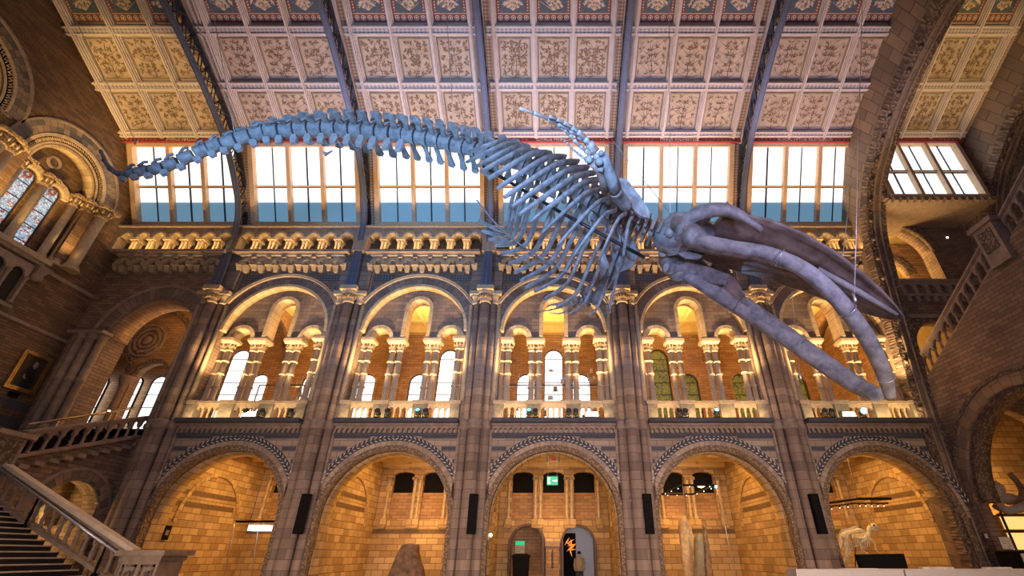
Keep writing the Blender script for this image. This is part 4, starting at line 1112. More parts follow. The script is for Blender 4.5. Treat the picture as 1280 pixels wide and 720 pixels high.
m = MB(); m.M = Matrix.Rotation(-PI/2, 4, 'Z'); m.ring(3.97, cz, R0+.42, R0+.56, 17.27, 17.5, 0, PI, 36); m.ring(3.97, cz, R0-.25, R0-.05, 17.5, 18.2, 0, PI, 36); m.build('hood_mould', MT['carved'], wq)
o = thing('right_balustrade', 'dark stone balustrade of the right hand stair climbing to the upper right', 'balustrade')
balustrade(o, (17.55,-.35,8.68), (17.55,-5.7,11.5), 12, (MT['stone'], MT['stone']), 1.15)
o = thing('stair_post', 'square carved stone post at the top of the right hand stair balustrade', 'pedestal', (17.6, -6.2, -1.0))
m = MB(); m.box(-.4,.4,-.45,.45,12.3,14.0); m.build('body', MT['stone'], o)
m = MB(); m.box(-.5,.5,-.56,.56,14.0,14.2); m.build('cap', MT['stone'], o)
m = MB(); m.box(-.44,-.4,-.3,.3,12.9,13.8); m.build('carved_panel', MT['carved'], o)
o = thing('upper_right_balustrade', 'dark stone balustrade continuing past the square post at the right edge', 'balustrade')
balustrade(o, (17.6,-6.75,12.0), (17.6,-9.6,13.6), 7, (MT['stone'], MT['stone']), 1.15)
# ================================================================== whale skeleton
WH = thing('whale_skeleton', 'huge blue lit whale skeleton hanging and diving across the hall', 'skeleton', (0, 0, 0))
SP = [(128,193),(133,204),(141,213),(152,217.5),(163,216.5),(178,214),(196,211),(214,205.5),(233,197),(252,189),(269,182.5),(287,178),(305,172.5),(323,167),(341,164.5),(360,163),(378,161.5),(396,161),(413,161),(430,161.5),(447,162.5),(463,164),(480,166),(497,167.5),(512,169.5),(527.5,172),(542.5,174.5),(557.5,178),(573,182),(588,185.5),(604,189.5),(620,194),(636,199),(651,204.5),(665,211),(680,218),(694,225.5),(708,233),(721,241),(734,248.5),(747,256),(760,263),(773,269),(783,273),(792,277.5),(800,281.5),(808,285),(816,288.5),(824,292),(832,296)]
YC = -10.0
P3 = [W(u, v, YC) for u, v in SP]
NV = len(P3)
def lerp(a, b, t): return a + (b-a)*t
def tangent(i): return (P3[min(i+1,NV-1)] - P3[max(i-1,0)]).normalized()
SIDE = Vector((0,-1,0))
bones_v = []
for i in range(NV):
    t = tangent(i); up = t.cross(SIDE); up = up if up.z > 0 else -up
    step = ((P3[min(i+1,NV-1)]-P3[max(i-1,0)]).length)/(2 if 0 < i < NV-1 else 1)
    f = i/(NV-1); neck = i >= 43
    r = [.06,.075,.09,.11,.13][i] if i < 5 else min(.30, .15 + .0155*(i-4)) if i < 20 else .30 - .0022*(i-20)
    if neck: r = .23
    hl = step*(.44 if not neck else .30)
    c = P3[i]; m = MB()
    # centrum: waisted drum
    R = []
    for q, rr in ((-1,.92),(-.8,1.0),(0,.86),(.8,1.0),(1,.92)):
        R.append([c + t*hl*q + (up*math.cos(2*PI*k/12)+SIDE*math.sin(2*PI*k/12))*r*rr for k in range(12)])
    m.loft(R)
    back = -t
    def plate(base, d, L, w0, w1, th, lean, nrm):
        A = base; T = (d + back*lean).normalized()
        pts = [A - t*w0, A + T*L*.5 - t*(w0*.7), A + T*L*.92 - t*w1, A + T*L - t*w1*.5, A + T*L + t*w1*.6, A + T*L*.9 + t*w1, A + T*L*.45 + t*(w0*.7), A + t*w0]
        m.slab(pts, nrm, th)
    if 4 <= i < 43:
        g = max(0, min(1, (i-8)/10)); L = .10 + .62*g
        if i > 30: L *= 1 - (i-30)*.022
        plate(c + up*r*.9, up, L, step*.26, step*.36*(.6+.4*g), .09, .28 if i < 33 else .45, SIDE)      # neural spine
        for s in (-1, 1):
            m.tube([c + up*r*.85 + SIDE*s*.1 - t*step*.2, c + up*(r+.14) + SIDE*s*.09 + t*step*.1, c + up*(r+.12) + SIDE*s*.1 + t*step*.42], .05, 6)   # facets
        if i >= 13:
            h = max(0, min(1, (i-13)/8)); LT = (.12 + .62*h) if i < 31 else .62 - .02*(i-31)
            for s in (-1, 1): plate(c + SIDE*s*r*.85, (SIDE*s - up*.22).normalized(), LT, step*.22, step*.30, .08, -.15 if i < 31 else .1, up)
    bn = 'vertebra'
    o = m.build(bn, MT['bone'], WH)
    if 3 <= i < 24:                    # chevrons below the tail
        m = MB(); L = .16 + .018*(i-3); b = c + t*step*.5 - up*r*.9
        m.slab([b - t*.07, b + t*.07, b + t*.14 - up*L*.5, b + t*.12 - up*L, b - t*.06 - up*L*1.05, b - t*.10 - up*L*.5], SIDE, .12)
        m.build('chevron_bone', MT['bonepale'], o)
    if i > 8 and i < 43:
        m = MB(); e = c + t*step*.5
        m.loft([[e + t*q*step*.06 + (up*math.cos(2*PI*k/10)+SIDE*math.sin(2*PI*k/10))*r*.93 for k in range(10)] for q in (-1, 1)]); m.build('disc', MT['cartilage'], o)
    if neck:
        m = MB(); 
        for s in (-1, 1): m.slab([c + SIDE*s*.15 + up*.12, c + SIDE*s*.52 + up*.16 - t*.02, c + SIDE*s*.62 - up*.08, c + SIDE*s*.42 - up*.3, c + SIDE*s*.15 - up*.15], t, hl*1.1)
        m.slab([c+up*.1+SIDE*.1, c+up*.38, c+up*.1-SIDE*.1], t, hl*1.2)
        m.build('neck_wing', MT['bonewarm'], o)
def bez(p0, p1, p2, n): return [p0*(1-k/n)**2 + p1*2*(k/n)*(1-k/n) + p2*(k/n)**2 for k in range(n+1)]
def crom(P, n):
    out = []
    for i in range(len(P)-1):
        p0, p1, p2, p3 = P[max(i-1,0)], P[i], P[i+1], P[min(i+2,len(P)-1)]
        for k in range(n):
            f = k/n; out.append(.5*((2*p1)+(p2-p0)*f+(2*p0-5*p1+4*p2-p3)*f*f+(3*p1-p0-3*p2+p3)*f**3))
    out.append(P[-1].copy()); return out
MIR = lambda p: Vector((p.x, 2*YC - p.y, p.z))
# near-side ribs: spine end and lower tip (seen positions), tips lie about 1.3 m to the near side
RB = [((648,181),(580,193)),((655,183),(583,203)),((662,187),(592,210)),((672,190),(601,215)),((688,192),(610,224)),((706,196),(621,236)),((722,202),(630,247)),((735,209),(639,259)),((744,216),(647,270)),((752,224),(662,278)),((752,236),(677,292)),((764,247),(697,307)),((770,262),(716,322)),((783,266),(748,327)),((790,272),(779,322))]
for k, (a, b) in enumerate(RB):
    f = k/(len(RB)-1); i = 30 + round(12.4*f)
    c = P3[min(i,42)]
    top = W(a[0], a[1], YC-.5-.3*f); tip = W(b[0], b[1], YC-1.5-.35*math.sin(PI*min(1,f*1.1)))
    root = c + Vector((0,-.22,.05))
    mid = W((a[0]+b[0])/2 - 1, (a[1]+b[1])/2 - 7, YC-1.95)
    q1 = root*.5 + top*.5 + Vector((0,-.05,.1)); path = crom([root, q1, top, top*.5+mid*.5+Vector((0,-.1,.06)), mid, tip], 5)
    n = len(path); r0 = .05+.035*math.sin(PI*min(1,f+.1))
    rad = [r0*(1+.45*math.sin(PI*min(1,max(0,(q/(n-1)-.25)/.75)))) for q in range(n)]; rad[-1] *= .8
    for s in (0, 1):
        pp = [MIR(p) for p in path] if s else path
        m = MB(); m.tube(pp, rad, 8, up=(0,0,1), squash=.62); m.build('rib', MT['bone'], WH)
m = MB(); pb = W(408,191,YC); m.slab([pb+Vector((-.16,0,.07)), pb+Vector((.02,0,.0)), pb+Vector((.2,0,.12)), pb+Vector((.06,0,-.08)), pb+Vector((.0,0,-.16)), pb+Vector((-.06,0,-.06))], (0,1,0), .05); m.build('pelvic_bone', MT['bone'], WH)
m = MB(); m.tube([pb+Vector((0,0,-.02)), pb+Vector((0,0,.75))], .006, 4); m.build('pelvic_wire', MT['cable'], WH)
# sternum and far costal cartilage
m = MB(); m.tube([W(752,318,-10.3), W(756,330,-10), W(752,345,-9.8)], [.16,.26,.1], 8, squash=.5); m.build('sternum', MT['bone'], WH)
m = MB(); m.tube([W(604,208,-9.6), W(700,265,-9.7), W(806,322,-9.8)], .06, 6); m.build('support_bar', MT['steel'], WH)
m = MB()
m.tube(crom([W(596,250,-8.6),W(625,285,-8.5),W(668,318,-8.4),W(710,340,-8.5)],6), .03, 6); m.build('cartilage_rod', MT['bone'], WH)
# flippers
def flipper(sc_, hum, rad_, uln, dig, name):
    m = MB(); m.tube(crom([Vector(p) for p in hum],4), .17, 10); F = m.build('flipper', MT['bone'], WH)
    m = MB(); m.tube(rad_, [.25,.20,.19,.23][:len(rad_)], 10, squash=.75); m.build('radius', MT['bone'], F)
    m = MB(); m.tube(uln, [.17,.12,.10,.14][:len(uln)], 8, squash=.75); m.build('ulna', MT['bonewarm'], F)
    w = (rad_[-1]+uln[-1])/2
    m = MB(); R = random.Random(5)
    for q in range(9): m.ball(w + Vector((R.uniform(-.2,.2), R.uniform(-.15,.15), R.uniform(-.18,.18))), (R.uniform(.07,.11),)*3, 7, 5)
    m.build('wrist', MT['bone'], F)
    for d, r in dig:
        m = MB(); n = 7; pts = crom(d, 8); L = len(pts); jp = []
        for q in range(n):
            a, b = int(q*(L-1)/n), int((q+1)*(L-1)/n); A, B = pts[a], pts[b]; rr = r*(1-.75*q/n)
            m.tube([A, A*.5+B*.5, B], [rr*1.0, rr*.7, rr*.9], 7)
            m.m = 1; m.ball(B, rr*1.0, 7, 5); m.m = 0
        g = m.build('finger', [MT['bonewarm'], MT['bonepale']], F)
    m = MB(); m.slab(sc_, (sc_[1]-sc_[0]).cross(sc_[2]-sc_[0]), .11); m.build('shoulder_blade', MT['bone'], WH)
yE = -12.4
flipper([W(773,224,-11.3),W(782,224,-11.3),W(800,246,-11.2),W(812,266,-11.0),W(811,274,-10.9),W(800,271,-11.0),W(786,258,-11.2),W(776,242,-11.4)],
        [W(783,258,-11.5),W(775,248,-11.9),W(768,238,yE)],
        [W(768,236,yE),W(764,222,-12.7),W(758,207,-13),W(751,196,-13.2)], [W(757,236,yE),W(753,226,-12.7),W(747,212,-13),W(740,203,-13.2)],
        [([W(745,190,-13.3),W(728,172,-13.5),W(705,158,-13.8),W(680,146,-14.1),W(651,136,-14.4)], .12),
         ([W(742,188,-13.3),W(728,170,-13.6),W(708,155,-13.9),W(688,146,-14.2)], .10),
         ([W(738,193,-13.3),W(722,180,-13.5),W(708,165,-13.7),W(698,158,-13.8)], .07),
         ([W(733,200,-13.2),W(720,190,-13.3),W(710,180,-13.4),W(702,174,-13.5)], .05)], 'near')
flipper([W(770,292,-8.7),W(792,300,-8.8),W(800,316,-8.8),W(790,334,-8.7),W(772,340,-8.6),W(764,318,-8.6)],
        [W(778,316,-8.5),W(770,330,-8.2),W(764,340,-8.0)],
        [W(764,342,-8),W(757,354,-7.6),W(749,366,-7.2),W(738,378,-7)], [W(756,338,-8),W(746,350,-7.6),W(735,361,-7.2),W(727,369,-7)],
        [([W(729,374,-7),W(710,381,-6.7),W(690,387,-6.4),W(667,391,-6.1)], .07), ([W(726,378,-7),W(712,387,-6.7),W(700,392,-6.5),W(688,391,-6.3)], .06),
         ([W(725,371,-7),W(708,377,-6.7),W(695,380,-6.5),W(684,382,-6.4)], .06), ([W(730,380,-7),W(720,390,-6.7),W(712,394,-6.6)], .045)], 'far')
# ------------------------------------------------------------------ skull
SK = bpy.data.objects.new('skull', None); COL.objects.link(SK); SK.parent = WH
AXP = crom([W(u, v, YC) for u, v in ((845,296),(890,300),(930,307),(1000,331),(1060,361),(1105,386),(1129,398))], 10)
AXL = [0]
for i in range(1, len(AXP)): AXL.append(AXL[-1] + (AXP[i]-AXP[i-1]).length)
LEN = AXL[-1]
def S(s, y, h):
    t = max(0, min(1, s))*LEN; i = 0
    while i < len(AXL)-2 and AXL[i+1] < t: i += 1
    d = (AXP[i+1]-AXP[i]).normalized(); up = d.cross(SIDE); up = up if up.z > 0 else -up
    return AXP[i] + d*(t-AXL[i]) + (d*(s*LEN) if s < 0 else Vector((0,0,0))) + Vector((0,y,0)) + up*h
# rostrum: two long tapering halves with an arched top, plus a keeled palate between
def half(sg):
    R = []
    for s, wi, wo, top, bot in ((.16,.18,1.0,.36,.04),(.24,.16,1.25,.42,.04),(.34,.14,1.30,.40,.05),(.48,.12,1.2,.33,.05),(.62,.10,1.03,.25,.04),(.75,.08,.82,.18,.03),(.86,.06,.58,.12,.02),(.94,.04,.34,.07,.01),(1.0,.02,.08,.03,0)):
        R.append([S(s,sg*wi,top), S(s,sg*(wi*.6+wo*.4),top*.95), S(s,sg*(wi*.2+wo*.8),top*.55), S(s,sg*wo,bot), S(s,sg*wo*.97,bot-.07), S(s,sg*(wi*.3+wo*.7),bot+.02), S(s,sg*(wi*.6+wo*.4),bot-.04-.06*(1-s)), S(s,sg*wi,bot-.22*(1-s))])
    m = MB(); m.loft(R); return m.build('upper_jaw', MT['bonewarm'], SK)
half(-1); half(1)
m = MB(); m.loft([[S(s,-w,.05),S(s,-w*.5,.18),S(s,w*.5,.18),S(s,w,.05),S(s,w*.4,-d),S(s,-w*.4,-d)] for s, w, d in ((.04,.38,.3),(.15,.34,.42),(.35,.26,.34),(.6,.17,.2),(.85,.08,.1),(.99,.02,.02))]); m.build('palate_keel', MT['bone'], SK)
# brain case and the wing shaped cheek arches
m = MB()
m.loft([[S(s,w*math.cos(2*PI*k/14),z+h*math.sin(2*PI*k/14)) for k in range(14)] for s, w, z, h in ((-.10,.22,-.05,.2),(-.07,.55,.0,.42),(-.02,.85,.08,.55),(.05,.80,.15,.5),(.12,.5,.2,.36),(.18,.25,.2,.25))]); m.build('brain_case', MT['bone'], SK)
for sg in (-1, 1):
    F = (lambda p: p) if sg < 0 else MIR
    pts = crom([F(W(846,300,-10.7)), F(W(853,281,-11.0)), F(W(872,267,-11.25)), F(W(900,262,-11.45)), F(W(924,269,-11.5)), F(W(950,287,-11.3))], 5); n = len(pts)
    m = MB(); m.tube(pts, [.14+.26*math.sin(PI*min(.93,q/(n-1))) for q in range(n)], 12, up=(0,1,0), squash=.5); m.build('brow_arch', MT['bone'], SK)
    m = MB(); pts = crom([S(.10,sg*.5,.22),S(.13,sg*.9,.28),S(.17,sg*1.3,.22)], 5); m.tube(pts, .13, 8, squash=.5); m.build('eye_socket_bar', MT['bonewarm'], SK)
    m = MB(); pts = crom([S(-.03,sg*.6,-.05),S(-.03,sg*.95,-.25),S(-.0,sg*1.2,-.5)], 5); m.tube(pts, [.2,.21,.22,.23,.23,.22,.21,.2,.2,.18,.15], 10, squash=.6); m.build('jaw_joint', MT['bonewarm'], SK)
    m = MB(); pts = crom([S(.0,sg*1.2,-.4),S(.1,sg*1.35,-.2),S(.2,sg*1.35,.0)], 5); m.tube(pts, .07, 8, squash=.6); m.build('cheek_bar', MT['bonewarm'], SK)
    m = MB(); m.ball(S(-.045,sg*.5,-.28), (.14,.16,.12), 10, 6); m.build('ear_bone', MT['bonepale'], SK)
    m = MB(); m.slab([S(-.03,sg*.3,-.2),S(.05,sg*.35,-.5),S(.12,sg*.42,-.45),S(.16,sg*.35,-.15),S(.08,sg*.3,-.05)], (0,1,.2), .07); m.build('palate_wing', MT['bone'], SK)
# mandibles
def jaw(pts, rad):
    p = crom(pts, 6); n = len(p); k = len(rad)-1
    rr = []
    for q in range(n):
        t = q/(n-1)*k; i = min(int(t), k-1); rr.append(rad[i]+(rad[i+1]-rad[i])*(t-i))
    m = MB(); m.tube(p, rr, 14, up=(0,0,1), squash=.72); return m.build('lower_jaw', MT['bone'], SK), p
j1, p1 = jaw([W(864,297,-11.5),W(880,302,-11.7),W(915,309,-11.9),W(960,317,-12.1),W(1005,337,-12.2),W(1045,372,-12.0),W(1082,420,-11.4),W(1104,465,-10.7),W(1113,497,-10.2)], [.19,.19,.175,.175,.185,.195,.195,.185,.13])
j2, p2 = jaw([W(850,340,-8.4),W(868,346,-8.3),W(895,362,-8.1),W(935,388,-7.9),W(985,422,-8.0),W(1030,454,-8.4),W(1068,480,-9.0),W(1098,494,-9.7)], [.22,.34,.40,.38,.34,.31,.28,.22])
m = MB(); m.slab([W(884,340,-8.5),W(893,322,-8.5),W(905,330,-8.4),W(925,360,-8.2),W(935,384,-8.1),W(905,366,-8.2)], (0,1,.4), .2); m.build('jaw_crest', MT['bonewarm'], j2)
m = MB(); m.ball(W(846,338,-8.4), (.36,.34,.36), 12, 8); m.build('jaw_condyle', MT['bone'], j2)
m = MB(); m.ball(W(866,297,-11.5), (.27,.27,.27), 12, 8); m.build('jaw_condyle', MT['bone'], j1)
for p, i in ((p1, 20), (p1, 32), (p2, 16), (p2, 26), (p1,43)):
    m = MB(); t = (p[i+1]-p[i-1]).normalized(); N = t.orthogonal().normalized(); B = t.cross(N); r = .21 if p is p1 else (.40 if i < 20 else .35)
    m.tube([p[i]+(N*math.cos(2*PI*k/16)+B*math.sin(2*PI*k/16))*r for k in range(17)], .014, 4); m.build('steel_strap', MT['cable'], j1 if p is p1 else j2)
# plated support under the snout tip
m = MB(); m.tube([S(.62,-.25,-.1),S(.8,-.2,-.1),S(.97,-.1,-.06)], [.08,.09,.05], 8); m.build('snout_brace', MT['bonepale'], SK)
# ------------------------------------------------------------------ hanging wires
def cable(u0, v0, u1, v1, y0, y1, lab):
    o = thing('suspension_wire', lab, 'wire', (0,0,0), 'steel suspension wires of the whale')
    a, b = W(u0,v0,y0), W(u1,v1,y1)
    m = MB(); m.tube([a, b], .012, 5); m.build('wire', MT['cable'], o)
    m = MB(); m.lathe([(.01,-.12),(.035,-.1),(.035,.1),(.01,.12)], 0, 0, 6); m.build('clamp', MT['cable'], o, b)
cable(264,0,294,172,-10,-10,'steel wire dropping to the tail beside the second skylight')
cable(82,0,170,178,-8.5,-8.4,'thin wire crossing the ceiling panels of the far left bay')
cable(557,0,568,168,-10,-10,'steel wire dropping to the spine left of the middle girder')
cable(836,0,838,286,-10,-10,'long straight wire dropping to the neck behind the skull')
cable(766,176,840,270,-11.5,-10,'slanting wire from the fourth girder towards the neck')
cable(1078,0,1068,372,-10.5,-11.9,'wire dropping past the snout to the near jaw bone')
cable(1064,230,1052,335,-9.5,-9.8,'short wire dropping to the snout beside the great arch')
cable(990,365,1000,470,-8,-8,'thin wire hanging below the far jaw bone')
# ================================================================== exhibits and fittings
for k, (u, lab) in enumerate(((378,'slim black column loudspeaker on the pier between the leftmost and second ground arches'),(590.5,'slim black column loudspeaker on the pier left of the exit sign arch'),(810.5,'slim black column loudspeaker on the pier right of the exit sign arch'),(1022,'slim black column loudspeaker beside the dinosaur skeleton alcove'))):
    p = W(u, 642, -.62)
    if k == 0:
        o = thing('loudspeaker', lab, 'loudspeaker', p, 'black column loudspeakers')
        m = MB(); m.box(-.16,.16,-.12,.12,-.72,.72); m.build('cabinet', MT['black'], o)
        m = MB(); m.box(-.14,.14,-.135,-.12,-.69,.69); m.build('grille', MT['black'], o)
        m = MB(); m.box(-.05,.05,.12,.34,.4,.48); m.box(-.05,.05,.12,.34,-.48,-.4); m.build('bracket', MT['steel'], o); sp = o
    else: dup(sp, p, lab)
# exit sign
p = W(690.5, 601, .9)
o = thing('exit_sign', 'lit green exit sign hanging in the middle ground arch', 'sign', p)
m = MB(); m.box(-.24,.24,-.05,.05,-.17,.17); m.build('light_box', MT['green'], o)
m = MB()
m.box(.0,.16,-.06,-.05,-.02,.02); m.slab([(.16,-.055,.07),(.22,-.055,0),(.16,-.055,-.07)], (0,1,0), .01)            # arrow
m.box(-.2,-.09,-.06,-.05,-.13,.13); m.build('pictogram', MT['white'], o)
m = MB(); m.ball((-.12,-.06,.09), (.022,.006,.022), 8, 4); m.slab([(-.16,-.062,.05),(-.1,-.062,.06),(-.09,-.062,-.02),(-.05,-.062,-.1),(-.08,-.062,-.1),(-.12,-.062,-.03),(-.17,-.062,-.09),(-.19,-.062,-.07),(-.14,-.062,0)], (0,1,0), .006); m.build('running_figure', MT['green'], o)
m = MB(); m.box(-.26,.26,-.06,.06,.17,.2); m.build('top_rail', MT['steel'], o)
for s in (-1, 1): m = MB(); m.tube([(s*.2,0,.2),(s*.2,0,1.55)], .012, 6); m.build('hanger_rod', MT['cable'], o)
o = thing('ceiling_lantern', 'small red lacquered fitting under the vault above the exit sign', 'fitting', W(691.5, 571, 1.6))
m = MB(); m.box(-.12,.12,-.12,.12,-.2,.28); m.build('body', MT['redfab'], o)
m = MB(); m.box(-.24,.24,-.24,.24,.28,.34); m.box(-.3,-.24,-.05,.05,-.22,.34); m.box(.24,.3,-.05,.05,-.22,.34); m.build('frame', MT['steel'], o)
# blind arcade columns on the alcove back walls
first = None
for k, X in enumerate(BX):
    for j, dx in enumerate((-2.7, -.9, .9, 2.7)):
        lab = 'slim ' + ('twin columns' if abs(dx) < 2 else 'single column') + ' on the ' + ORD[k] + ' alcove back wall, ' + ['far left one','left of centre','right of centre','far right one'][j]
        xs = (-.14,.14) if abs(dx) < 2 else ((.14,) if dx < 0 else (-.14,))
        o = thing('alcove_column', lab, 'column', (X+dx, 7.93, 3.35), 'slim columns of the alcove back walls')
        for x in xs:
            m = MB(); m.lathe([(.13,0),(.13,.08),(.08,.14),(.075,.95),(.1,.98),(.1,1.03),(.075,1.06),(.075,1.8),(.14,2.05)], x, 0, 8); m.build('shaft', MT['buff'], o)
        m = MB(); a, b = min(xs), max(xs); m.box(a-.18,b+.18,-.18,.1,2.05,2.2); m.build('capital', MT['carvedgold'], o)
        m = MB(); m.box(a-.2,b+.2,-.2,.15,-.45,0); m.build('base_block', MT['alcove'], o)
# doorway details, bay 3
for nm, x, r, lab in (('door_1',-1.45,1.0,'left doorway of the middle alcove, with a pale poster behind it'),('door_2',1.35,.97,'right doorway of the middle alcove, open to a lit exhibition room')):
    o = thing(nm, lab, 'door', (x, 8, 0), kind='structure')
    m = MB(); m.ring(0, 2.1, r-.1, r+.02, -.1, .2, 0, PI, 18); m.box(-r-.02,-r+.1,-.1,.2,0,2.1); m.box(r-.1,r+.02,-.1,.2,0,2.1); m.build('door_frame', MT['door'], o)
    for s in (-1, 1):
        m = MB(); m.box(s*(r-.1)-.04, s*(r-.1)+.04, -.75, .0, 0, 2.3); m.build('door_leaf', MT['door'], o)
        m = MB(); m.box(s*(r-.1)-.05, s*(r-.1)+.05, -.6, -.15, .3, 1.0); m.box(s*(r-.1)-.05, s*(r-.1)+.05, -.6, -.15, 1.2, 2.0); m.build('door_panel', MT['trouser'], o)
o = thing('door_pillar', 'brown stone pillar between the two doorways of the middle alcove', 'pillar', (-.06, 7.8, 0))
m = MB(); m.box(-.34,.34,-.16,.2,0,2.0); m.build('shaft', MT['gallery'], o)
m = MB(); m.box(-.4,.4,-.22,.2,2.0,2.25); m.taper((0,0),(.3,.1),(.42,.24),1.85,2.0); m.build('capital', MT['stone'], o)
m = MB(); m.lathe([(.05,0),(.05,.5),(.08,.6),(.03,.8),(.06,1.0)], 0, -.2, 8); m.build('carved_figure', MT['carved'], o, (0,0,1.0))
wx = struct('wall_exhibition', 'dim lit room seen through the doorways of the middle alcove', 'wall')
m = MB(); m.box(.1,2.8,11,11.1,0,3.2); m.build('room_wall', MT['screen'], wx)  # wall glows by itself in place of the room's lighting
m = MB(); m.box(-2.8,-.1,9.6,9.7,0,3.2); m.build('lobby_wall', MT['gallery'], wx)
o = thing('picture_screen', 'dark display board with an orange picture behind the right doorway', 'board', (.95, 10.7, 0))
m = MB(); m.box(-.38,.38,-.05,.05,.3,2.75); m.build('board', MT['black'], o)
m = MB(); R = random.Random(3)
for i in range(9):
    a = R.uniform(0, PI); c = Vector((R.uniform(-.15,.2), -.06, R.uniform(1.7,2.4))); d = Vector((math.cos(a),0,math.sin(a)))*.28; n = Vector((-d.z,0,d.x))*.3
    m.face([c-d, c+n*.5, c+d, c-n*.5])
m.build('orange_picture', MT['flame'], o)
o = thing('wall_poster', 'cream poster with a green heading behind the left doorway', 'poster', (-1.95, 9.585, 1.6))
m = MB(); m.box(-.27,.27,-.01,.02,-.75,.65); m.build('sheet', MT['poster'], o)
m = MB(); m.box(-.27,.27,-.02,-.01,.5,.7); m.build('heading', MT['green'], o)
m = MB()
for i in range(9): m.box(-.2,.2 - .08*(i%3),-.018,-.01,.35-i*.1,.38-i*.1)
m.build('text_lines', MT['rockgrey'], o)
o = thing('litter_bin', 'black wheeled bin in front of the left doorway', 'bin', (-1.65, 6.2, 0))
m = MB(); m.taper((0,0),(.34,.32),(.42,.4),.12,1.5); m.build('body', MT['black'], o)
m = MB(); m.box(-.46,.46,-.44,.44,1.5,1.58); m.taper((0,0),(.44,.42),(.3,.28),1.58,1.66); m.build('lid', MT['black'], o)
for s in (-1,1): m = MB(); m.M = Matrix.Rotation(PI/2,4,'Y'); m.lathe([(.12,-.04),(.12,.04)], -.12, .25, 12); m.build('wheel', MT['steel'], o, (s*.3,0,0))
# person walking through the right doorway
def person(name, label, loc):
    me = bpy.data.meshes.new('body'); 
    V = [(0,0,.95),(0,0,1.15),(0,0,1.38),(0,0,1.5),(0,-.02,1.58),(0,-.02,1.68),(-.19,0,1.4),(-.26,.02,1.12),(-.24,-.1,.88),(.19,0,1.4),(.26,.02,1.12),(.24,-.1,.88),(-.1,0,.9),(-.11,-.04,.5),(-.11,.05,.08),(-.11,-.1,.05),(.1,0,.9),(.11,-.1,.5),(.11,-.05,.08),(.11,-.2,.05),(-.24,-.14,.8),(.24,-.14,.8)]
    E = [(0,1),(1,2),(2,3),(3,4),(4,5),(2,6),(6,7),(7,8),(2,9),(9,10),(10,11),(0,12),(12,13),(13,14),(14,15),(0,16),(16,17),(17,18),(18,19),(8,20),(11,21)]
    me.from_pydata(V, E, []); o = bpy.data.objects.new(name, me); COL.objects.link(o); o.location = loc
    md = o.modifiers.new('skin', 'SKIN'); 
    rad = [.15,.14,.17,.06,.1,.09,.085,.055,.04,.085,.055,.04,.1,.075,.05,.04,.1,.075,.05,.04,.035,.035]
    for i, r in enumerate(rad): me.skin_vertices[0].data[i].radius = (r, r*.85)
    me.skin_vertices[0].data[0].use_root = True
    s = o.modifiers.new('sub', 'SUBSURF'); s.levels = 2; s.render_levels = 2
    me.materials.append(MT['skin']); tag(o, label, 'person')
    m = MB(); m.lathe([(.27,.82),(.26,1.0),(.25,1.2),(.24,1.36),(.17,1.48),(.08,1.53)], 0, 0, 14); m.build('jacket', MT['cloth'], o)
    for s in (-1, 1):
        m = MB(); m.tube([(s*.19,0,1.42),(s*.27,.02,1.12),(s*.25,-.1,.88)], [.1,.075,.06], 10); m.build('sleeve', MT['cloth'], o)
        m = MB(); m.tube([(s*.1,0,.92),(s*.11,-.06,.5),(s*.11,0,.1)], [.13,.1,.08], 10); m.build('trouser_leg', MT['trouser'], o)
    m = MB(); m.ball((0,.01,1.7), (.105,.115,.1), 12, 8); m.build('hair', MT['black'], o)
person('person', 'person in a beige jacket and dark trousers walking out of the right doorway', (1.45, 9.2, .0))
# boulder of bay 2
def stone(name, label, prof, y, mat, seed, plinth=True, d=.35):
    """standing stone from an outline of seen points, closed around its own depth"""
    R = random.Random(seed)
    P = [(W(a,v,y).x, W(b,v,y).x, W(a,v,y).z) for a, b, v in prof]
    cx = sum(p[0]+p[1] for p in P)/2/len(P); z0 = min(p[2] for p in P)
    o = thing(name, label, 'stone', (cx, y, 0))
    m = MB(); rings = []
    P.sort(key=lambda p: p[2]); P = [(P[0][0]-.03, P[0][1]+.03, .62)] + P
    for xl, xr, z in P:
        c, h = (xl+xr)/2-cx, (xr-xl)/2
        rings.append([Vector((c+h*math.copysign(abs(math.cos(2*PI*k/14))**.7, math.cos(2*PI*k/14)), d*(h/(h+.25)+.3)*math.copysign(abs(math.sin(2*PI*k/14))**.7, math.sin(2*PI*k/14)), z)) + Vector((R.uniform(-.03,.03),R.uniform(-.03,.03),R.uniform(-.03,.03))) for k in range(14)])
    m.loft(rings); m.build('rock', mat, o)
    m = MB(); w = (P[0][1]-P[0][0])/2+.25; m.box(-w, w, -d-.3, d+.3, 0, .62); m.build('plinth', MT['rockgrey'], o)
    return o
stone('boulder', 'rough brown boulder with a flat top in the second alcove', [(485,531,720),(489,530,712),(493,527,704),(496,524,696),(500,523.5,688),(503.5,523,681),(505,522,680)], 3, MT['rock'], 1, d=.5)
o = stone('standing_stone', 'tall pale stone slab, left of the three upright stones', [(855,869,716),(853,868,705),(851,868,690),(849,867,672),(848,863,658),(849,860,650),(851,857,646)], 4.0, MT['rockpale'], 2, d=.25)
o = stone('standing_stone', 'squat grey stone block, middle of the three upright stones', [(867,882,717),(868,881,700),(868,880,680),(869,878,670),(871,876,667)], 3.2, MT['rockgrey'], 3, d=.3)
o = stone('standing_stone', 'thin leaning dark stone, right of the three upright stones', [(882,891,717),(881,889,700),(880,886,680),(879,883,665),(878.5,881,657)], 3.0, MT['rock'], 4, d=.2)
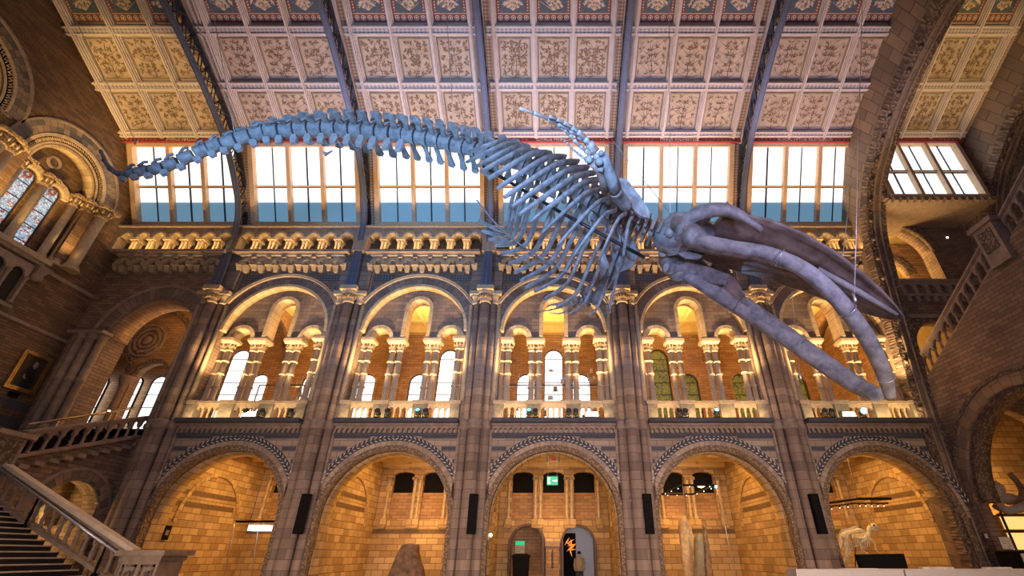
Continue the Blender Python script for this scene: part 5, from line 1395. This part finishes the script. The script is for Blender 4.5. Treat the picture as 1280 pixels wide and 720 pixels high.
# glass case with lamp frame (bay 4)
o = thing('lamp_rig', 'black rectangular frame of tiny lamps hung over the upright stones', 'lamp frame')
c4 = [W(853,604,1.6), W(895,604,1.6), W(866,620,5.2), W(827,620,5.2)]; zf = sum(p.z for p in c4)/4
c4 = [Vector((p.x,p.y,zf)) for p in c4]
m = MB()
for i in range(4): m.tube([c4[i], c4[(i+1)%4]], .045, 4, smooth=False)
m.build('frame', MT['black'], o)
m = MB()
for i in range(4):
    for t in (.2,.5,.8):
        p = c4[i]*(1-t)+c4[(i+1)%4]*t; m.ball(p-Vector((0,0,.06)), .022, 6, 4)
m.build('small_lamps', MT['spark'], o)
m = MB(); m.ball(c4[1]-Vector((.03,0,.05)), .07, 8, 6); m.build('blue_lamp', MT['bluelamp'], o)
for a, (u, v) in zip((0, 1), ((866,716),(919,716))):
    q = W(u, v, 1.6); m = MB(); m.tube([c4[a], Vector((q.x,1.6,.7))], .018, 6); m.build('corner_rod', MT['cable'], o)
o = thing('glass_case', 'clear glass case wall standing in front of the upright stones', 'glass case', (0,0,0))
a, b = c4[0], c4[1]
m = MB(); m.slab([a, b, Vector((W(919,716,1.6).x,1.6,.7)), Vector((W(866,716,1.6).x,1.6,.7))], (0,1,0), .02); m.build('pane', MT['glass'], o)
m = MB(); m.box(a.x-.6, W(919,716,1.6).x+.1, 1.4, 5.2, 0, .7); m.build('plinth', MT['desk'], o)
# lamp bar over the dinosaur (bay 5)
o = thing('lamp_bar', 'long dark lamp bar with a row of small lamps above the dinosaur skeleton', 'lamp bar')
q = [W(1018,637,5.0), W(1071,620,1.9), W(1113,620.5,1.9)]; zz = sum(p.z for p in q)/3; q = [Vector((p.x,p.y,zz)) for p in q]
m = MB()
for i in (0, 1): m.tube([q[i], q[i+1]], .055, 4, smooth=False); m.tube([q[i]-Vector((0,-.3,.16)), q[i+1]-Vector((0,-.3,.16))], .03, 4, smooth=False)
m.build('frame', MT['black'], o)
for i in range(2):
    for t in (.12,.3,.48,.66,.84):
        p = q[i]*(1-t)+q[i+1]*t - Vector((0,-.3,.26)); m = MB(); m.lathe([(.03,.0),(.05,.1)], 0, 0, 8); l = m.build('spotlight', MT['steel'], o, p)
        m = MB(); m.ball((0,0,-.01), .024, 6, 4); m.build('bulb', MT['spark'], l)
for i in (1, 2): m = MB(); m.tube([q[i], Vector((q[i].x+.15, q[i].y, 6.4))], .012, 5); m.build('hanger', MT['cable'], o)
# canopy of bay 1
o = thing('display_canopy', 'thin dark display bar with a pale glass shelf in the leftmost alcove', 'display bar')
a, b = W(297,652,2.5), W(354,652,2.5)
m = MB(); m.box(a.x, b.x, 2.35, 2.65, a.z-.04, a.z+.04); m.build('bar', MT['black'], o)
m = MB(); c, d = W(313,660,2.5), W(335,660,2.5); m.box(c.x, d.x, 2.3, 2.9, c.z-.12, c.z+.12); m.build('glass_shelf', MT['pane2'], o)
m = MB(); m.tube([W(293,655,2.5), W(281,718,2.5)], .02, 6); m.tube([W(322,665,2.5), W(315,718,2.5)], .016, 6); m.build('rod', MT['cable'], o)
o = thing('alarm_box', 'small dark call box on the buff side wall of the leftmost alcove', 'box', (-17.07, 1.9, 2.45))
m = MB(); m.box(-.03,.06,-.2,.2,-.28,.28); m.build('case', MT['black'], o)
m = MB(); m.box(.06,.075,-.1,.1,-.1,.1); m.build('plate', MT['rockgrey'], o)
# ------------------------------------------------------------------ dinosaur
DY = 3.0
D = lambda x, y, dy=0: W(1007+x/9, 640+y/9, DY+dy)
DN = thing('dinosaur_skeleton', 'small ochre dinosaur skeleton striding on a low base in the rightmost alcove', 'skeleton')
m = MB(); sp = crom([D(300,525),D(345,470),D(385,400),D(405,330),D(405,275),D(440,245),D(500,235),D(560,215),D(610,208),D(650,228),D(685,262),D(705,250),D(715,205),D(730,165)],4)
m.tube(sp, [.05+.06*min(1,i/14) for i in range(len(sp))], 7); S0 = m.build('backbone', MT['ochrebone'], DN)
m = MB()
for i in range(14, len(sp)-8, 1): m.slab([sp[i]+Vector((-.03,0,.05)), sp[i]+Vector((.03,0,.05)), sp[i]+Vector((.02,0,.2)), sp[i]+Vector((-.05,0,.19))], (0,1,0), .03)
m.build('spines', MT['ochrebone'], S0)
for k in range(7):
    a = D(500+k*25, 240-abs(k-5)*-2-8); 
    for s in (-1, 1):
        m = MB(); m.tube([a, a+Vector((.03,s*.28,-.12)), a+Vector((-.06-.0*k,s*.3,-.5)), a+Vector((-.12,s*.14,-.72+.03*abs(k-4)))], [.03,.028,.026,.022], 5); m.build('rib', MT['ochrebone'], DN)
for dy in (-.1, .3): m = MB(); m.slab([D(400,262,dy),D(440,235,dy),D(485,255,dy),D(470,290,dy),D(420,310,dy)], (0,1,0), .12); m.build('hip', MT['ochrebone'], DN)
def limb(pts, rad, nm):
    m = MB()
    for i in range(len(pts)-1):
        A, B = pts[i], pts[i+1]; r = rad[i]*1.1; m.tube([A, A*.8+B*.2, A*.2+B*.8, B], [r*1.35,r*.8,r*.75,r*1.25], 7)
    m.build(nm, MT['ochrebone'], DN)
limb([D(455,290,-.25),D(455,380,-.25),D(460,490,-.25),D(420,600,-.25),D(400,612,-.3)], [.1,.085,.07,.05], 'hind_leg')
limb([D(455,290,.4),D(505,350,.4),D(488,440,.4),D(470,560,.4),D(490,610,.4)], [.09,.07,.06,.05], 'hind_leg')
limb([D(680,285,-.3),D(620,300,-.32),D(530,275,-.3)], [.06,.06], 'shoulder_blade')
limb([D(690,290,-.3),D(610,355,-.35),D(630,430,-.4),D(700,470,-.4)], [.065,.055,.045], 'arm')
limb([D(720,300,.35),D(775,360,.3),D(790,420,.3),D(835,470,.3)], [.06,.05,.045], 'arm')
limb([D(690,300),D(745,325),D(770,350)], [.06,.05], 'breast_bone')
m = MB(); m.loft([[D(x,y,s*.11*w) + Vector((0,0,0)) for (x, y), s in zip(((q[0],q[1]),(q[0],q[1]),(q[2],q[3]),(q[2],q[3])),(-1,1,1,-1))] for q, w in (((735,130,730,185),.8),((765,125,760,190),1.3),((800,140,795,190),1.1),((830,160,825,195),.8),((852,190,845,212),.5))]); h = m.build('skull', MT['ochrebone'], DN)
m = MB(); m.tube([D(745,190),D(780,208),D(835,215)], [.06,.05,.035], 6); m.build('lower_jaw', MT['ochrebone'], h)
m = MB(); 
for dy in (-.13,.13): m.ball(D(768,150,dy), .05, 8, 5)
m.build('eye_socket', MT['dark'], h)
m = MB(); p = D(560,640); m.box(p.x-2.0, p.x+1.2, 1.8, 4.6, 0, D(400,622).z); m.build('base', MT['rock'], DN)
m = MB(); m.tube([D(560,215), D(560,640)], .025, 6); m.build('support_rod', MT['steel'], DN)
# ------------------------------------------------------------------ desks, screens, right edge
o = thing('black_screen', 'black angled screen standing behind the white desks in front of the dinosaur', 'screen', W(1100, 705, -2.2))
m = MB(); p = o.location; a = [W(1070,693,-2.2)-p, W(1127,692,-2.2)-p, W(1134,716,-2.2)-p, W(1078,716,-2.2)-p]; m.slab(a, (0,1,0), .25); m.build('panel', MT['black'], o)
m = MB(); m.box(-.5,.5,-.3,.3,-p.z,-.25); m.build('stand', MT['black'], o)
for u0, u1, lab in ((994,1128.5,'left white desk front at the lower right corner, with papers on it'),(1130,1300,'right white desk front running out of the picture at the lower right')):
    a, b = W(u0,711.5,-4), W(u1,711.5,-4)
    o = thing('reception_desk', lab, 'desk', ((a.x+b.x)/2, -4, 0), 'white desks'); h = (b.x-a.x)/2-.01
    m = MB(); m.box(-h, h, 0, .7, 0, a.z-.03); m.build('front', MT['desk'], o)
    m = MB(); m.box(-h-.02, h, -.06, .75, a.z-.03, a.z); m.build('worktop', MT['desk'], o)
o = thing('leaflet_stack', 'flat stack of papers on the left white desk', 'papers', W(1074, 710, -3.6))
o.location.z = W(1000,711.5,-4).z
m = MB(); m.box(-.55,.55,-.15,.15,0,.015); m.build('sheets', MT['plaque'], o)
o = thing('monitor_back', 'low grey monitor edge on the right white desk', 'monitor', W(1170, 709, -3.6)); o.location.z = W(1000,711.5,-4).z
m = MB(); m.box(-.5,.5,-.1,.1,0,.05); m.build('casing', MT['plaque'], o)
o = thing('open_book', 'white open brochure on the right white desk near the great arch', 'brochure', W(1243, 703, -3.6)); o.location.z = W(1000,711.5,-4).z
m = MB(); m.taper((0,0),(.42,.12),(.4,.1),0,.05); m.build('pages', MT['plaque'], o)
o = thing('dark_counter', 'low dark counter by the foot of the great arch', 'counter', W(1265, 700, -1.0)); o.location.z = 0
m = MB(); m.box(-.2,1.8,-.4,.4,0,1.72); m.build('body', MT['black'], o)
m = MB(); m.box(-.25,1.8,-.45,.45,1.72,1.77); m.build('top', MT['irondark'], o)
m = MB(); m.box(.05,.5,-.43,-.4,1.15,1.65); m.build('notice', MT['plaque'], o)
m = MB(); m.lathe([(.05,0),(.09,.1),(.06,.2)], 0, 0, 8); m.ball((0.02,0,.24),.07,8,5); m.build('notice_picture', MT['black'], o, (.28,-.45,1.25))
for (u, v, w, h, lab) in ((1258,679,.2,.2,'white notice card on the stone beside the far right opening'),(1233,670,.06,.08,'tiny white tag on the shaft of the great arch')):
    o = thing('notice_card', lab, 'card', W(u,v,-1.25 if u > 1250 else -.15)); m = MB(); m.box(-w,w,-.01,.01,-h,h); m.build('card', MT['plaque'], o)
    m = MB()
    for i in range(4): m.box(-w*.8,w*.7,-.014,-.01,h*.7-i*h*.4,h*.75-i*h*.4)
    m.build('text_lines', MT['rockgrey'], o)
# mammoth like fossil at right edge
o = thing('tusk_fossil', 'pale fossil skull with curved tusks in the lit alcove at the right edge', 'fossil')
m = MB(); m.tube(crom([W(1236,606,1.2),W(1244,622,1.0),W(1256,637,.8),W(1272,636,.6),W(1290,628,.6)],5), [.17,.17,.16,.15,.14]*4+[.1], 10); m.build('tusk', MT['bonepale'], o)
m = MB(); m.tube(crom([W(1262,592,1.0),W(1277,612,1.0),W(1273,632,1.0),W(1258,639,1.0),W(1243,632,1.0)],5), .12, 10); m.build('tusk', MT['rock'], o)
m = MB(); m.ball(W(1245,612,1.7), (.35,.3,.4), 10, 7); m.ball(W(1262,624,1.6), (.4,.3,.25), 10, 7); m.build('skull', MT['bonepale'], o)
m = MB(); p = W(1250,640,1.5); m.tube([p, Vector((p.x,p.y,0))], .05, 8); m.build('stand', MT['steel'], o)
o = thing('showcase', 'amber lit showcase below the tusks at the right edge', 'showcase', W(1272, 665, 3.2)); z = o.location.z; o.location.z = 0
m = MB(); m.box(-.9,1.6,-.3,.5,0,z+.7); m.build('cabinet', MT['gallery'], o)
m = MB(); m.box(-.8,1.5,-.33,-.3,z+.1,z+.62); m.box(-.8,1.5,-.33,-.3,z-.75,z-.05); m.build('lit_window', MT['amber'], o)
m = MB(); m.box(-.9,1.6,-.4,-.3,z-.03,z+.06); m.box(-.9,1.6,-.4,-.3,z+.64,z+.74); m.build('shelf', MT['door'], o)
# ------------------------------------------------------------------ specimen screens in the gallery
def screen(label, X, x0, x1, seed):
    o = thing('specimen_screen', label, 'display', (X, 2.2, 6.86)); R = random.Random(seed)
    m = MB(); n = 9
    for i in range(n+1): x = x0+(x1-x0)*i/n; m.tube([(x,0,0),(x,0,3.0+R.uniform(-.4,.3))], .016, 5)
    m.build('rods', MT['cable'], o)
    m = MB()
    for z in (.9,1.6,2.3): m.tube([(x0,0,z),(x1,0,z)], .016, 5)
    m.build('cross_rods', MT['cable'], o)
    for i in range(26):
        m = MB(); x = R.uniform(x0,x1); z = R.uniform(.3,3.2); w, h = R.uniform(.07,.17), R.uniform(.06,.16)
        m.taper((0,0),(w,.07),(w*.8,.06),-h,h); m.build('specimen', [MT['rockpale'],MT['bonepale'],MT['rock'],MT['rockgrey']][R.randrange(4)], o, (x,-.04,z))
    return o
screen('rod screen hung with mineral specimens behind the middle upper bay', 0, -2.3, 2.3, 11)
screen('rod screen hung with mineral specimens behind the leftmost upper bay', -14, -.2, 2.3, 12)
for k, (X, x0, x1) in enumerate(((0,-2.4,2.4),(-14,-.6,2.4))):
    o = thing('safety_rail', 'thin dark safety rail across the ' + ('middle' if k == 0 else 'leftmost') + ' upper bay', 'rail', (X, 1.2, 6.86))
    m = MB(); m.tube([(x0,0,2.05),(x1,0,2.05)], .03, 6); m.build('bar', MT['irondark'], o)
    for x in (x0, x1): m = MB(); m.tube([(x,0,0),(x,0,2.05)], .03, 6); m.build('post', MT['irondark'], o)
# ------------------------------------------------------------------ lamps on the balcony
first = None
LP = [(305,1,0,'left of the flood lamp'),(325,1,0,'just left of the flood lamp'),(361,1,0,'right of the flood lamp'),(470,2,0,'left of two near the left pedestal'),(483,2,0,'right of two near the left pedestal'),(521,2,1,'glowing cyan'),(531,2,0,'beside the cyan lamp'),(661,3,1,'glowing cyan'),(669,3,0,'beside the cyan lamp'),(711,3,0,'left of two by the right pedestal'),(720,3,0,'right of two by the right pedestal'),(850,4,0,'left of two'),(858,4,0,'right of two'),(897,4,2,'shining bright blue'),(1033,5,0,'left of two'),(1042,5,0,'right of two'),(1081,5,3,'shining brightest blue')]
for u, b, on, what in LP:
    p = W(u, 526, -.38); p.z = 6.86
    lab = 'small stage lamp, ' + what + ', kerb of the ' + ORD[b-1] + ' upper bay'
    o = thing('stage_lamp', lab, 'lamp', p, 'stage lamps on the balcony kerb')
    m = MB(); m.box(-.11,.11,-.09,.09,0,.07); m.build('base', MT['black'], o)
    m = MB(); m.box(-.14,-.12,-.03,.03,.05,.26); m.box(.12,.14,-.03,.03,.05,.26); m.build('yoke', MT['black'], o)
    m = MB(); m.M = Matrix.Translation((0,0,.26)) @ Matrix.Rotation(math.radians(55),4,'X'); m.lathe([(.07,-.14),(.1,-.1),(.11,.1),(.12,.16)], 0, 0, 12); h = m.build('lamp_head', MT['black'], o)
    m = MB(); m.M = Matrix.Translation((0,0,.26)) @ Matrix.Rotation(math.radians(55),4,'X'); m.ball((0,0,.15), (.1,.1,.05), 10, 6); m.build('lens', [MT['irondark'], MT['cyanlamp'], MT['bluelamp'], MT['bluelamp']][on], h)
    if on == 3:
        m = MB(); m.ball((0,-.16,.3), .13, 10, 6); m.build('bright_lens', MT['bluelamp'], h)
for u, b in ((311,1),(740,3),(1062,5)):
    p = W(u, 526, -.38); p.z = 6.86
    o = thing('flood_lamp', 'wide warm white flood lamp on the balcony kerb under the ' + ORD[b-1] + ' upper bay', 'lamp', p, 'warm flood lamps on the balcony kerb')
    m = MB(); m.box(-.3,.3,-.12,.1,.02,.06); m.box(-.3,.3,.06,.1,.02,.3); m.box(-.32,-.28,-.12,.1,.02,.3); m.box(.28,.32,-.12,.1,.02,.3); m.build('housing', MT['steel'], o)
    m = MB(); m.box(-.28,.28,-.1,.05,.06,.27); m.build('lamp_glass', MT['warmlamp'], o)
o = thing('wall_lamp', 'small bright warm lamp on the inner edge of the middle ground arch', 'lamp', W(613.5, 669, .3))
m = MB(); m.ball((0,-.05,0), .07, 8, 6); m.build('bulb', MT['warmlamp'], o)
m = MB(); m.box(-.06,.06,.0,.2,-.1,.1); m.build('bracket', MT['steel'], o)
o = thing('wall_spotlight', 'small white spotlight on a bracket beyond the great stone arch', 'lamp', W(1184, 297, -.3))
m = MB(); m.ball((0,0,0), .06, 8, 6); m.build('bulb', MT['spark'], o)
m = MB(); m.tube([(0,.02,-.05),(-.35,.5,-.25),(-.5,1.2,-.4)], .05, 6); m.build('arm', MT['stone'], o)
# ================================================================== light
def lamp(kind, loc, power, col, size=.3, aim=None, angle=90, blend=.6, size_y=None):
    d = bpy.data.lights.new('light', kind); d.energy = power; d.color = col
    o = bpy.data.objects.new(kind.lower() + '_light', d); COL.objects.link(o); o.location = loc
    if kind == 'AREA':
        d.size = size
        if size_y: d.shape = 'RECTANGLE'; d.size_y = size_y
    else: d.shadow_soft_size = size
    if kind == 'SPOT': d.spot_size = math.radians(angle); d.spot_blend = blend
    if aim is not None:
        o.rotation_euler = (Vector(aim) - Vector(loc)).to_track_quat('-Z', 'Y').to_euler()
    return o
AMB = (1.0, .52, .14); WARM = (1.0, .66, .30); GOLD = (1.0, .60, .20); GOLD2 = (1.0, .62, .26); BLUE = (.25, .55, 1.0); VIO = (.70, .62, 1.0)
for k, X in enumerate(BX):
    # alcove ceilings
    lamp('AREA', (X, 4.2, 6.1), 170 if k == 2 else 270, AMB, 4.5, (X, 4.4, 0), size_y=4)
    lamp('POINT', (X, 6.9, 3.0), 40, AMB, .2); lamp('POINT', (X, 2.6, 4.6), 50, AMB, .25)
    # gallery
    lamp('POINT', (X, 3.6, 9.2), 230, AMB, .3)
    lamp('AREA', (X, 4.2, 13.2), 260, GOLD, 3.5, (X, 4.5, 20), size_y=3)
    lamp('AREA', (X, -.52, 6.95), 45, WARM, 5.0, (X, -.1, 7.5), size_y=.05)  # added strip without a fixture, brightens the balustrade
    # flood lamps on the kerb washing columns, arch rims and corbels from below
    lamp('SPOT', (X-1.6, -.5, 7.95), 1700, GOLD2, .12, (X-1.4, -.1, 16), 100, .8)
    lamp('SPOT', (X+1.6, -.5, 7.95), 1700, GOLD2, .12, (X+1.4, -.1, 16), 100, .8)
for k, X in enumerate(ALLX):
    lamp('AREA', (X, -.80, 15.80), 60, GOLD, 5.6, (X, -.25, 17.6), size_y=.06)
lamp('POINT', (-20.5, 2.6, 13.6), 160, AMB, .3); lamp('POINT', (-20.5, 6.8, 9), 60, AMB, .3)
# end wall uplights
for y, p in ((-2.4,330),(-4.3,260),(-6.6,420),(-9,480)): lamp('SPOT', (-23.2, y, 13.75), p, GOLD, .1, (-24.3, y-.2, 17.5), 75, .7)
lamp('SPOT', (-14, -12, 3), 700, WARM, .4, (-24, -3, 15), 70, .9)
# far left and far right ceilings are lit yellow
lamp('SPOT', (-20.5, -11, 14), 2200, GOLD, .3, (-20.9, -5.0, 23), 42, .5)
lamp('SPOT', (20.2, -11, 14), 1800, GOLD, .3, (20.3, -6, 23), 45, .5)
lamp('POINT', (19.2, 1.4, 15.4), 260, GOLD, .2); lamp('POINT', (20.4, 5, 16.8), 450, GOLD, .2); lamp('POINT', (20.4, 4, 10.5), 120, GOLD, .2); lamp('POINT', (21.5, 3.5, 4), 300, AMB, .2); lamp('POINT', (19.9,-8,2.5), 200, AMB, .3)
lamp('POINT', (-20.3, -1.5, 2.5), 120, GOLD, .2)
# violet ceiling wash and blue whale wash from added mid-air spots and the kerb lamps
for X in BX: lamp('SPOT', (X, -5.2, 13.5), 1250, VIO, .5, (X*.97, -5.6, 23), 66, .8)
lamp('SPOT', (0, -20.5, 5), 1100, (.62,.58,1), .5, (0, 0, 14), 120, .8)
lamp('SPOT', (-10, -18.5, 8.5), 4300, BLUE, .3, (-8, -10, 13), 75, .8)
lamp('SPOT', (0, -18.5, 7), 3000, (.28,.55,1), .3, (0, -10, 12), 70, .8)
lamp('SPOT', (8, -18.5, 6), 1500, VIO, .3, (6, -10, 9), 70, .8)
for u, pw, c in ((521,1500,(.15,.6,1)),(661,1500,(.15,.6,1)),(897,900,(.3,.6,1)),(1081,600,(.3,.6,1))):
    p = W(u, 526, -.9); p.z = 7.4; lamp('SPOT', p, pw, c, .1, (p.x*.5-1, -10, 13), 60, .6)
# added warm fill near the camera to brighten the lower walls, no such lamps
lf = lamp('AREA', (0, -19, 2.2), 520, (1, .72, .52), 26, (0, 0, 3.2), size_y=2); lf.data.spread = math.radians(55)
lamp('SPOT', (7.6, 1.9, 4.3), 260, (1,.78,.45), .08, (7.3, 3.6, 1.2), 60, .6)
lamp('SPOT', (-20, -8, 11), 3600, (1,.58,.18), .3, (-24, -5.0, 17.2), 38, .7)  # added spot that turns the end wall arches gold
lamp('SPOT', (14.2, .9, 5.6), 420, (1,.8,.5), .1, (12.5, 3, 2), 70, .6)
lamp('AREA', (0, -20.5, 12), 230, (.95, .80, .9), 14, (0, 0, 8), size_y=5)  # added mauve fill from the camera side
# every group of parts hangs from an Empty at its own base
bpy.context.view_layer.update()
for o in list(COL.objects):
    if o.type == 'EMPTY' and o.parent is None and o.location.length < 1e-6 and kids(o):
        pts = []
        for c in kids(o):
            for e in [c] + kids(c):
                if e.type == 'MESH': pts += [e.matrix_world @ Vector(b) for b in e.bound_box]
        lo = Vector([min(p[i] for p in pts) for i in range(3)]); hi = Vector([max(p[i] for p in pts) for i in range(3)])
        base = Vector(((lo.x+hi.x)/2, (lo.y+hi.y)/2, lo.z)); o.location = base
        for c in kids(o): c.location = c.location - base
# ------------------------------------------------------------------ world and camera
w = bpy.data.worlds.new('world'); SC.world = w; w.use_nodes = True
bg = w.node_tree.nodes['Background']; bg.inputs[0].default_value = (.62, .56, .72, 1); bg.inputs[1].default_value = .10
cam = bpy.data.cameras.new('camera'); co = bpy.data.objects.new('camera', cam); COL.objects.link(co); SC.camera = co
cam.sensor_width = 36; cam.lens = FPX/1280*36; cam.shift_x = -(UX-640)/1280; cam.clip_end = 300; cam.clip_start = .1
co.location = (0, -DIST, EYE); co.rotation_euler = (PI/2 + TILT, 0, 0)
SC.view_settings.view_transform = 'Standard'; SC.view_settings.look = 'None'; SC.view_settings.gamma = 1; SC.view_settings.use_curve_mapping = False
SC.view_settings.exposure = .12
